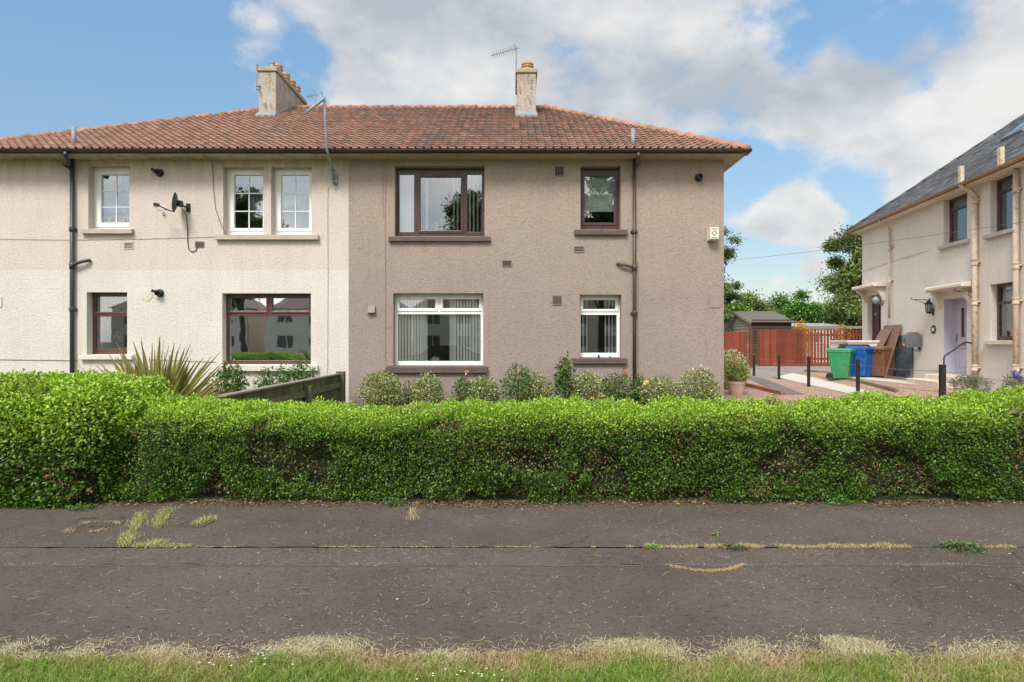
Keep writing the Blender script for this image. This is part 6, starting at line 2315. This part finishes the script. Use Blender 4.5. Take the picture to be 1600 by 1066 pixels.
TG = [(.055, .105, .022), (.085, .15, .030), (.035, .070, .016), (.13, .19, .045)]
tree('tree', 'large broad leaved tree rising beside the far end of the cream house', 'tree', ((1346 - 800) / F * 38, 38, .2), 8.0, (2.5, 2.5), 70000, .16, [(.14, .19, .05), (.20, .25, .07), (.09, .13, .035), (.28, .32, .11)], [3, 3, 3, 1], None, 70, .26, .08, .27, .5)
tree('birch_tree', 'slender loose leaved tree half hidden by the right corner of the taupe house', 'tree', ((1118 - 800) / F * 36, 36, .2), 8.4, (1.35, 1.3), 21000, .12, [(.12, .17, .055), (.17, .23, .08), (.08, .12, .04)], [3, 2, 2], None, 60, .12, .02, .27, 1.0)
for (px, ytop, Y, rx, cols, lab) in ((1135, 478, 41, 1.6, [(.07, .15, .02), (.11, .20, .03), (.04, .09, .015)], 'leafy bush above the shed gable at the left of the back row'),
                                     (1172, 466, 46, 2.0, [(.10, .14, .03), (.15, .17, .04), (.05, .085, .02)], 'yellowish bush behind the shed roof ridge'),
                                     (1218, 470, 47, 2.5, [(.07, .13, .025), (.10, .18, .035), (.04, .08, .018)], 'mid green bush behind the right end of the shed roof'),
                                     (1262, 468, 45, 2.4, [(.055, .14, .022), (.09, .20, .03), (.035, .085, .016)], 'fresh green bush behind the grey outbuilding'),
                                     (1312, 476, 44, 2.4, [(.045, .11, .02), (.075, .16, .028), (.03, .07, .015)], 'dark bush under the large tree by the cream house')):
    z_ = 1.6 + (533 - ytop) / F * Y
    cols = [c_(q_, 1.6) for q_ in cols]
    tree('garden_bush', lab, 'bush', ((px - 800) / F * Y, Y, .2), z_ + .55, (rx, 1.5), 20000, .17, cols, [3, 2, 3], 'bushes and small trees at the back of the gardens', 40, .10, .02, .30, .4)
tree('garden_bush', 'dark bush filling the gap behind the right end of the red fence', 'bush', ((1360 - 800) / F * 41, 41, .2), 4.6, (2.2, 1.5), 8000, .19, [(.04, .085, .018), (.06, .12, .022), (.025, .055, .012)], [3, 2, 3], 'bushes and small trees at the back of the gardens', 28, .1, .02, .34, .5)
for (px, ytop, Y, cols, lab) in ((1250, 502, 33.5, [(.70, .30, .04), (.60, .38, .08), (.25, .25, .04)], 'orange leaved shrub topping the red fence before the outbuilding'),
                                 (1314, 507, 33.5, [(.45, .16, .09), (.35, .35, .06), (.18, .24, .04)], 'reddish and yellow shrub topping the red fence near the cream house')):
    X = (px - 800) / F * Y
    z_ = 1.6 + (533 - ytop) / F * Y
    shrub('coloured_shrub', lab, 'shrub', (X, Y, gz(X, Y)), (.5, .4, (z_ - gz(X, Y)) / 2), 1800, .10, cols, [3, 2, 2])

# ------------------------------------------------------------------ grass, weeds and litter
def region(n, x0, x1, y0, y1):
    return np.stack([rng.uniform(x0, x1, n), rng.uniform(y0, y1, n), np.zeros(n)], 1)


def edge_y(x):
    p = np.stack([x, np.zeros_like(x), np.zeros_like(x)], 1)
    return 3.325 + .12 * (vnoise(p, 1.6, 3.0) - .5) + .20 * (vnoise(p, 3.1, 9.0) - .5) + .09 * (vnoise(p, 9.0, 2.0) - .5)


n = 160000
P = region(n, -4.6, 4.6, 2.3, 3.6)
ey = edge_y(P[:, 0])
P = P[P[:, 1] < ey]
ey = edge_y(P[:, 0])
n = len(P)
P[:, 2] = .012
dry = np.clip(.86 - (ey - P[:, 1]) / .30 + (vnoise(P, 3.5, 4.0) - .5) * 1.6 + (vnoise(P, 12.0, 5.0) - .5) * .8 + rng.normal(0, .22, n) + .22 * P[:, 0] / 3.0, 0, 1)
H = rng.uniform(.025, .07, n) * (1 - .30 * dry)
lean = rng.normal(0, .55, (n, 2)) * (1 + dry[:, None] * .8) + np.array([[.15, .0]])
gcol = pal(n, [(.16, .27, .035), (.23, .34, .055), (.105, .20, .024), (.34, .38, .11)], [3, 3, 2, 1])
scol = pal(n, [(.46, .33, .18), (.39, .26, .15), (.54, .44, .26), (.32, .20, .125)], [3, 2, 2, 1])
col = gcol * (1 - dry[:, None]) + scol * dry[:, None]
v, f, c = blades(P, H, lean, rng.uniform(.0022, .0045, n), col * .8, col * 1.12)
o = np_mesh('grass', v, f, 'grass', c)
tag(o, 'sun bleached mown grass along the near edge of the pavement', 'grass', kind='stuff')

parts = []
heaps = [(-1.0, 3.45, .22), (.62, 3.43, .24), (1.22, 3.41, .16), (1.72, 3.44, .22), (-2.3, 3.43, .3), (2.5, 3.40, .25), (3.3, 3.38, .3), (-3.3, 3.42, .3), (-1.75, 3.36, .16), (-.35, 3.36, .12)]
for hx, hy, hr in heaps:
    m = int(2300 * hr / .3)
    q = np.stack([rng.normal(hx, hr * .6, m), rng.normal(hy - .06, .055, m) + .05 * (vnoise(np.stack([rng.normal(hx, .01, m), rng.normal(0, .01, m), np.zeros(m)], 1), 5.0, 1.0) - .5), np.zeros(m)], 1)
    q = q[vnoise(q, 7.0, hx) + rng.uniform(-.25, .25, m) > .42]
    m = len(q)
    q[:, 2] = rng.uniform(0, 1, m) * .022 * np.exp(-((q[:, 0] - hx) / hr) ** 2 - ((q[:, 1] - hy) / .08) ** 2) + .014
    parts.append(strands(q, rng.uniform(.02, .075, m), rng.uniform(.0016, .0032, m), pal(m, [(.46, .41, .25), (.38, .35, .20), (.52, .48, .32), (.32, .26, .16)], [3, 2, 2, 1]), .02))
m = 9000
q = region(m, -4.5, 4.5, 3.2, 3.75)
q[:, 1] = 3.16 + np.abs(rng.normal(0, .15, m)) + .16 * (vnoise(q * np.array([1, 0, 0]), 2.6, 31.0) - .5)
q[:, 2] = .006
parts.append(strands(q, rng.uniform(.02, .065, m), rng.uniform(.0014, .003, m), pal(m, [(.55, .45, .25), (.44, .33, .18), (.62, .55, .36)], [3, 2, 1])))
th_ = rng.uniform(0, 6.28, 240)
q = np.stack([-3.60 + .15 * np.sign(np.cos(th_)) * np.abs(np.cos(th_)) ** .4 + rng.normal(0, .02, 240), 5.65 + .15 * np.sign(np.sin(th_)) * np.abs(np.sin(th_)) ** .4 + rng.normal(0, .02, 240), np.full(240, .008)], 1)
parts.append(strands(q, rng.uniform(.02, .05, 240), rng.uniform(.0015, .003, 240), pal(240, [(.50, .40, .22), (.40, .28, .14)], [3, 2])))
m = 1300
q = region(m, -5.5, 5.5, 3.5, 6.6)
q = q[vnoise(q, 1.3, 6.0) + rng.uniform(-.3, .3, m) > .45]
q[:, 2] = .004
m = len(q)
parts.append(strands(q, rng.uniform(.02, .09, m), rng.uniform(.0015, .003, m), pal(m, [(.50, .40, .22), (.40, .28, .14), (.60, .55, .40)], [3, 2, 1]), .006))
v, f, c = join_np(parts)
tag(np_mesh('straw_clippings', v, f, 'straw', c), 'pale dry grass clippings strewn over the pavement edge', 'clippings', kind='stuff')

# grass growing in the joints
parts = []


def tuft_line(x0, x1, y, n, h0, h1, green, wob=.012):
    q = region(n, x0, x1, y - wob, y + wob)
    q[:, 1] = y + rng.normal(0, wob * .6, n) * (.5 + vnoise(q * np.array([1, 0, 0]), 5.0, y + 4))
    msk = vnoise(q * np.array([1, 0, 0]), 3.2, y) + vnoise(q * np.array([1, 0, 0]), 11.0, y + 2) * .5
    q = q[msk > .70]
    m = len(q)
    g = (rng.uniform(0, 1, m) < green)[:, None]
    col = np.where(g, pal(m, [(.17, .25, .05), (.25, .32, .08)], [1, 1]), pal(m, [(.52, .40, .20), (.60, .50, .28), (.40, .26, .12)], [3, 2, 1]))
    hk = .25 + 1.1 * vnoise(q * np.array([1, 0, 0]), 14.0, y + 6) * vnoise(q * np.array([1, 0, 0]), 4.0, y + 7) * 1.6
    parts.append(blades(q, rng.uniform(h0, h1, m) * hk, rng.normal(0, .8, (m, 2)), rng.uniform(.002, .004, m), col * .85, col * 1.1))


tuft_line(-2.95, 0.5, 5.111, 2200, .004, .018, .03, .006)
tuft_line(-5.5, -3.9, 4.70, 2600, .02, .06, .25, .02)
tuft_line(-3.9, 4.5, 4.722, 2200, .004, .014, .03, .006)
tuft_line(.5, 1.05, 5.111, 700, .008, .025, .15, .012)
tuft_line(1.0, 3.9, 5.10, 5200, .012, .055, .22, .022)
tuft_line(-3.05, -2.5, 5.13, 1300, .02, .08, .5, .03)
for (a, b, nn_, gr) in (((225, 800), (196, 848), 1200, .55), ((262, 798), (243, 826), 800, .6), ((252, 850), (235, 853), 300, .5), ((300, 822), (330, 812), 420, .45), ((650, 785), (645, 812), 120, .1)):
    A = np.array([(a[0] - 800) / F * 1.6 * F / (a[1] - 533), 1.6 * F / (a[1] - 533)])
    B = np.array([(b[0] - 800) / F * 1.6 * F / (b[1] - 533), 1.6 * F / (b[1] - 533)])
    cl_ = rng.uniform(0, 1, 7)
    s = np.clip(cl_[rng.integers(0, 7, nn_)][:, None] + rng.normal(0, .075, (nn_, 1)), -.08, 1.08)
    q = np.concatenate([A * (1 - s) + B * s + rng.normal(0, .030, (nn_, 2)), np.zeros((nn_, 1))], 1)
    g = (rng.uniform(0, 1, nn_) < gr)[:, None]
    col = np.where(g, pal(nn_, [(.17, .26, .05), (.28, .36, .12)], [1, 1]), pal(nn_, [(.52, .40, .20), (.60, .50, .28)], [3, 2]))
    parts.append(blades(q, rng.uniform(.015, .065, nn_), rng.normal(0, .7, (nn_, 2)), rng.uniform(.002, .004, nn_), col * .85, col * 1.1))
# looping strand of dead grass by the trench
th = rng.uniform(0, 1, 260) ** .8
q = np.stack([1.10 + th * .55, 4.70 - .13 * np.sin(th * np.pi) + rng.normal(0, .010, 260), np.full(260, .004)], 1)
parts.append(strands(q, rng.uniform(.02, .06, 260), rng.uniform(.0015, .003, 260), pal(260, [(.62, .44, .20), (.5, .33, .15)], [1, 1])))
v, f, c = join_np(parts)
tag(np_mesh('joint_grass', v, f, 'straw', c), 'dry grass sprouting along the pavement joints', 'grass', kind='stuff')

# leaf litter and trimmings along the foot of the hedge
n = 14000
q = region(n, -8, 8.4, 6.1, 6.75)
q = q[vnoise(q * np.array([1, 0, 0]), 1.6, 21.0) + vnoise(q * np.array([1, 0, 0]), 7, 22.0) * .5 + rng.uniform(-.3, .3, n) > .72]
n = len(q)
q[:, 1] = 6.62 - np.abs(rng.normal(0, .13, n)) + .08 * (vnoise(q * np.array([1, 0, 0]), 2.0, 8.0) - .5)
q[:, 2] = .006
D = np.concatenate([rng.normal(0, 1, (n, 2)), rng.normal(0, .15, (n, 1))], 1)
Ls = rng.uniform(.015, .045, n)
v, f = leaf_geo(q, D, np.tile([[0, 0, 1.0]], (n, 1)) + rng.normal(0, .3, (n, 3)), Ls, Ls * .5)
tag(np_mesh('leaf_litter', v, f, 'straw', np.repeat(pal(n, [(.16, .10, .06), (.26, .19, .09), (.09, .06, .04), (.38, .31, .16), (.20, .17, .05)], [3, 2, 3, 1, 1.5], .25), 4, 0)), 'brown leaf litter along the foot of the hedge', 'litter', kind='stuff')
# white specks (fallen petals, chips)
n = 2600
q = region(n, -5.5, 5.5, 3.5, 6.3)
q = q[vnoise(q, 1.1, 11.0) * .7 + vnoise(q, 4.0, 12.0) * .3 > .52]
n = len(q)
q[:, 2] = .004
Ls = rng.uniform(.004, .011, n) * np.where(rng.uniform(0, 1, n) < .03, 2.5, 1)
v, f = leaf_geo(q, np.concatenate([rng.normal(0, 1, (n, 2)), np.zeros((n, 1))], 1), np.tile([[0, 0, 1.0]], (n, 1)), Ls, Ls * .8, .1)
tag(np_mesh('fallen_petals', v, f, 'petal', np.repeat(pal(n, [(.66, .62, .58), (.55, .50, .45), (.75, .72, .7)], [2, 2, 1]), 4, 0)), 'tiny pale petals and chips scattered on the pavement', 'petals', kind='stuff')
# daisies
for (px, py, lab) in ((370, 1032, 'daisies in the grass left of centre'), (735, 1050, 'daisies in the grass near the middle')):
    Y = 1.55 * F / (py - 533)
    X = (px - 800) / F * Y
    m = 15
    q = np.stack([rng.normal(X, .12, m), rng.normal(Y, .045, m), rng.uniform(.05, .07, m)], 1)
    V_, F_, C_ = [], [], []
    pt = []
    for p in q:
        a = np.arange(9) * 2 * np.pi / 9
        D = np.stack([np.cos(a), np.sin(a), np.full(9, .25)], 1)
        vv, ff = leaf_geo(np.tile(p, (9, 1)), D, np.tile([[0, 0, 1.0]], (9, 1)), np.full(9, .0065), np.full(9, .004), .1)
        pt.append((vv, ff, np.tile([[.78, .77, .74]], (len(vv), 1))))
        vv, ff, cc_ = blades(np.array([[p[0], p[1], .012]]), np.array([p[2] - .012]), np.zeros((1, 2)), np.array([.002]), np.array([[.15, .25, .04]]))
        pt.append((vv, ff, cc_))
    v, f, c = join_np(pt)
    tag(np_mesh('daisies', v, f, 'petal', c), 'patch of tiny white ' + lab, 'daisies', kind='stuff')

# two small iron covers in the pavement
for (px, py, rz_, lab) in ((143, 824.5, R(-6), 'rusty square stopcock cover ringed with dry grass at the left of the pavement'), (307, 818, R(-4), 'rusty square stopcock cover beside a grass tuft near the hedge')):
    Y = 1.6 * F / (py - 533)
    X = (px - 800) / F * Y
    t = thing('stopcock_cover', lab, 'cover', (X, Y, 0), rz_)
    MB().plate(-.12, .12, -.12, .12, [(-.098, .098, -.098, .098)], 0, .008)
    fr = MB()
    for bxx in ((-.125, .125, -.125, -.10), (-.125, .125, .10, .125), (-.125, -.10, -.0995, .0995), (.10, .125, -.0995, .0995)):
        fr.box(*bxx, -.01, .007)
    fr.build('frame', 'iron_cover', t)
    lid = MB().box(-.098, .098, -.098, .098, -.01, .004)
    for i in range(-2, 3):
        lid.box(-.08, .08, i * .035 - .006, i * .035 + .006, .0041, .007)
    lid.build('lid', 'iron_cover', t)
    MB().box(-.02, .02, -.008, .008, .0071, .009).build('keyhole', 'bar_dark', t)


def weed(label, px, py, r, n, cols, h=.05):
    Y = 1.6 * F / (py - 533)
    X = (px - 800) / F * Y
    t = thing('weed', label, 'weed', (X, Y, 0))
    a = rng.uniform(0, 2 * np.pi, n)
    rr = r * rng.uniform(.1, 1, n)
    P = np.stack([np.cos(a) * rr, np.sin(a) * rr * .7, rng.uniform(.003, h, n) * (1 - rr / r * .6)], 1)
    D = np.stack([np.cos(a), np.sin(a), rng.uniform(-.1, .7, n)], 1) + rng.normal(0, .4, (n, 3))
    Ls = rng.uniform(.015, .04, n)
    v, f = leaf_geo(P, D, np.tile([[0, 0, 1.0]], (n, 1)) + rng.normal(0, .4, (n, 3)), Ls, Ls * .45)
    np_mesh('leaves', v, f, 'leaf', np.repeat(pal(n, cols, [1] * len(cols)), 4, 0), t)
    s = MB()
    for k in range(5):
        s.tube([(0, 0, -.01), (r * .5 * math.cos(k * 1.3), r * .35 * math.sin(k * 1.3), .02)], .002, 4)
    s.build('stems', 'stem', t)


weed('green leafy weed in the joint near the right edge of the pavement', 1500, 857, .17, 420, [(.09, .16, .05), (.14, .22, .08), (.06, .11, .035)])
weed('small dark weed in the joint right of centre', 1146, 857, .10, 120, [(.07, .09, .05), (.10, .12, .06)], .03)
weed('bright green weed seedling in the joint right of centre', 1018, 856, .06, 60, [(.16, .30, .06), (.2, .34, .08)], .03)
weed('tiny green weed on the pavement by the white specks', 1119, 836.5, .035, 26, [(.18, .32, .08)], .015)
weed('low weed at the foot of the hedge left of the middle', 615, 789, .14, 150, [(.06, .14, .03), (.09, .19, .04)], .08)
weed('weed clump at the foot of the tall left hedge', 128, 797, .12, 130, [(.06, .14, .03), (.09, .19, .03)], .07)
weed('single green leafy weed at the foot of the hedge on the right', 1312, 788, .13, 220, [(.09, .24, .05), (.12, .28, .06)], .09)

# ------------------------------------------------------------------ window ornaments
def on_sill(px, py, name, label, cat, wkey):
    Y = 14 + REC + .115
    p = at(px, py, Y)
    return thing(name, label, cat, (p[0], Y, WIN[wkey]['opr'][2] + .02))


t = on_sill(690, 360, 'flower_ornament', 'three white flower stems on the sill of the brown window', 'ornament', 'E')
bz0 = 0
for i, (dx_, hh) in enumerate(((-.12, .30), (.0, .36), (.11, .32))):
    m = 40
    q = np.stack([rng.normal(dx_, .018, m), rng.normal(0, .012, m), rng.uniform(.12, hh, m)], 1)
    v, f = leaf_geo(q, rng.normal(0, 1, (m, 3)), rng.normal(0, 1, (m, 3)), np.full(m, .045), np.full(m, .04), .2)
    np_mesh('flower', v, f, 'petal', np.repeat(pal(m, [(.70, .72, .58), (.6, .66, .45)], [1, 1]), 4, 0), t)
    MB().tube([(dx_, 0, 0), (dx_, 0, hh)], .006, 5).build('stem', 'stem', t)
MB().lathe([(.05, 0), (.06, .06), (.055, .07)], (0, 0, 0), 14).build('vase', 'upvc', t)
t = on_sill(680, 564, 'tree_ornament', 'small wire tree ornament on the sill of the wide white window', 'ornament', 'F')
mo = MB().tube([(0, 0, 0), (0, 0, .09)], .012, 6)
for k in range(13):
    a = math.pi * (k - 1) / 11
    mo.tube([(0, 0, .08), (.06 * math.cos(a), 0, .08 + .05 * math.sin(a)), (.11 * math.cos(a), .01, .09 + .09 * math.sin(a))], .006, 5)
mo.build('branches', 'alarm_face', t)
MB().lathe([(.05, 0), (.05, .012), (.015, .02)], (0, 0, 0), 14).build('base', 'alarm_face', t)
t = on_sill(935, 551, 'kitchen_tap', 'arched chrome tap behind the small white window', 'tap', 'H')
MB().tube([(.07, 0, 0), (.075, 0, .06)] + [(.075 * math.cos(a), 0, .07 + .075 * math.sin(a)) for a in [math.pi * i / 12 for i in range(13)]] + [(-.075, 0, .02)], .009, 8).build('spout', 'galv', t, smooth=True)
MB().lathe([(.022, 0), (.022, .03), (.012, .035)], (.07, 0, 0), 12).build('base', 'galv', t)
for (px, w_, h_, lab) in ((935.3, .022, .075, 'small dark jar on the outer sill of the small white window'), (953, .014, .05, 'smaller dark bottle on the outer sill of the small white window')):
    X = (px - 800) / F * 13.98
    t = thing('jar', lab, 'jar', (X, 13.96, WIN['H']['opr'][2] - .008))
    MB().lathe([(w_, 0), (w_, h_ * .7), (w_ * .8, h_ * .75)], (0, 0, 0), 12).build('body', 'black_plastic', t)
    MB().lathe([(w_ * .85, h_ * .751), (w_ * .85, h_)], (0, 0, 0), 12).build('lid', 'reel_grey', t)


def sill_plant(px, wkey, label, w, h, n, cols, leaf=.06, fl=None, name='house_plant'):
    t = on_sill(px, 0, name, label, 'plant', wkey)
    P = rng.normal(0, 1, (n, 3)) * np.array([w * .45, .025, h * .28]) + np.array([0, 0, h * .55])
    P[:, 2] = np.abs(P[:, 2])
    Ls = leaf * rng.uniform(.6, 1.3, n)
    v, f = leaf_geo(P, rng.normal(0, 1, (n, 3)) * np.array([1, .3, 1]), rng.normal(0, .5, (n, 3)) + np.array([0, -1, .3]), Ls, Ls * .55)
    np_mesh('foliage', v, f, 'leaf', np.repeat(pal(n, cols, [1] * len(cols)), 4, 0), t)
    if fl:
        for (x, z, r, c) in fl:
            m = 60
            dd = unit(rng.normal(0, 1, (m, 3)))
            v, f = leaf_geo(dd * r * .6 + np.array([x, 0, z]), dd, rng.normal(0, 1, (m, 3)), np.full(m, r * .6), np.full(m, r * .6), .2)
            np_mesh('flower', v, f, 'petal', np.repeat(pal(m, [c], [1], .1), 4, 0), t)
    MB().lathe([(w * .14, 0), (w * .18, h * .18), (w * .16, h * .2)], (0, .01, 0), 12).build('pot', 'trim_cream', t)
    return t


sill_plant(187, 'A', 'dark green plant with pale round blooms in the far left upper window', .5, .24, 160, [(.03, .09, .02), (.05, .13, .03)], .06, [(-.12, .22, .10, (.68, .66, .45)), (.13, .22, .10, (.68, .66, .45)), (.01, .23, .08, (.66, .48, .40))])
sill_plant(399, 'B', 'bushy green plant in the left of the paired white windows', .36, .42, 200, [(.035, .11, .02), (.05, .14, .03), (.025, .07, .015)], .08)
sill_plant(445, 'B2', 'green leafy plant at the left of the right paired white window', .16, .30, 70, [(.035, .10, .02), (.05, .14, .03)], .07)
sill_plant(184, 'C', 'pink flowered plant in the small brown lower window', .30, .34, 90, [(.05, .09, .04), (.07, .08, .06)], .05, [(.02, .42, .06, (.62, .28, .34)), (.08, .33, .06, (.60, .30, .38)), (-.03, .36, .05, (.66, .40, .38))])
sill_plant(952, 'G', 'dried yellowish plant on the sill of the small brown upper window', .30, .16, 70, [(.30, .22, .07), (.22, .18, .06)], .06)
t = on_sill(418, 563, 'glass_globe', 'green glass globe on the sill of the large brown window', 'ornament', 'D')
MB().lathe([(.001, 0), (.045, .012), (.075, .045), (.082, .08), (.075, .115), (.045, .15), (.001, .162)], (0, 0, .01), 16).build('globe', plain('green globe glass', (.06, .42, .26), .15, .1), t, smooth=True)
MB().lathe([(.04, 0), (.035, .012)], (0, 0, 0), 14).build('stand', 'black_plastic', t)
t = on_sill(476.5, 563, 'paper_card', 'white card propped in the right corner of the large brown window', 'card', 'D')
MB().hexa([(-.10, 0, 0), (.10, 0, 0), (.10, .003, 0), (-.10, .003, 0)], [(-.11, .03, .21), (.10, .03, .21), (.10, .033, .21), (-.11, .033, .21)]).build('card', 'upvc', t)

# ------------------------------------------------------------------ across the road (seen only as reflections in the windows)
tree('street_tree', 'tall dense street tree across the road, reflected in the brown upper window', 'tree', (-2.4, -26, 0), 15.6, (4.0, 3.4), 42000, .32, TG, [3, 3, 3, 1], 'street trees across the road', 46, .3, .18, .26)
tree('street_tree', 'tall street tree across the road, reflected in the paired white windows', 'tree', (-22.3, -26, 0), 14.6, (3.0, 3.0), 26000, .32, TG, [3, 3, 3, 1], 'street trees across the road', 36, .28, .18, .28)
tree('street_tree', 'lower street tree across the road, reflected in the small brown upper window', 'tree', (6.8, -22, 0), 15.5, (3.0, 3.0), 26000, .32, TG, [3, 3, 3, 1], 'street trees across the road', 36, .26, .12, .28)
for (cx, lab) in ((-34.5, 'cream harled house across the road, reflected in the small brown ground floor window'), (-18.5, 'cream harled house across the road, reflected in the large brown ground floor window'), (-3.2, 'cream harled house across the road, reflected in the wide white window'), (12.0, 'cream harled house across the road, reflected in the small white window')):
    t = thing('far_house', lab, 'house', (cx, -40, 0), 0, 'houses across the road')
    MB().plate(-7, 7, -.1, 5.0, [(x - .8, x + .8, z, z + 1.3) for x in (-5, -1.8, 1.8, 5) for z in (.9, 3.3)], -.01, .25).build('wall', 'wall_cream', t)
    MB().box(-7, 7, -8, -.3, -.1, 5.0).build('wall', 'trim_cream', t)
    m = MB()
    m.add([(-7.4, .4, 5.0), (7.4, .4, 5.0), (3.5, -4, 7.6), (-3.5, -4, 7.6), (7.4, -8.4, 5.0), (-7.4, -8.4, 5.0)], [(0, 1, 2, 3), (1, 4, 2), (4, 5, 3, 2), (5, 0, 3)])
    m.build('roof', 'tile', t)
    for x in (-5, -1.8, 1.8, 5):
        for z in (.9, 3.3):
            w = MB().plate(x - .8, x + .8, z, z + 1.3, [(x - .72, x - .04, z + .08, z + 1.22), (x + .04, x + .72, z + .08, z + 1.22)], .05, .12).build('window', 'upvc', t)
            MB().box(x - .72, x + .72, .07, .08, z + .08, z + 1.22).build('pane', 'door_glass', w)
    MB().box(-.4, .4, -4.6, -3.6, 7.0, 9.0).build('chimney', 'render_chimney', t)
# parked car mirrored in the wide window
t = thing('parked_car', 'dark parked car across the road, reflected in the wide white window', 'car', (-3.6, -7.2, -.10))
m = MB()
prof = [(-2.1, .35), (-2.15, .62), (-1.95, .86), (-1.25, .95), (-.65, 1.38), (.75, 1.42), (1.45, 1.02), (2.05, .88), (2.15, .6), (2.1, .35)]
m.prism(prof, 'y', -.85, .85)
m.build('body', 'carpaint', t, bevel=.06)
for y in (-.853, .853):
    wnd = MB()
    s_ = 1 if y > 0 else -1
    wnd.prism([(-1.05, .97), (-.58, 1.30), (.02, 1.33), (.02, .97)], 'y', y, y + s_ * .004)
    wnd.prism([(.08, .97), (.08, 1.33), (.70, 1.34), (1.20, 1.02)], 'y', y, y + s_ * .004)
    wnd.build('side_window', 'door_glass', t)
for x in (-1.3, 1.3):
    for y in (-.80, .80):
        w = MB().lathe([(.31, -.09), (.33, -.06), (.33, .06), (.31, .09)], (x, y, .33), 20, axis='y').build('wheel', 'rubber', t)
        MB().lathe([(.19, -.095), (.19, .095)], (x, y, .33), 16, axis='y').build('rim', 'galv', w)
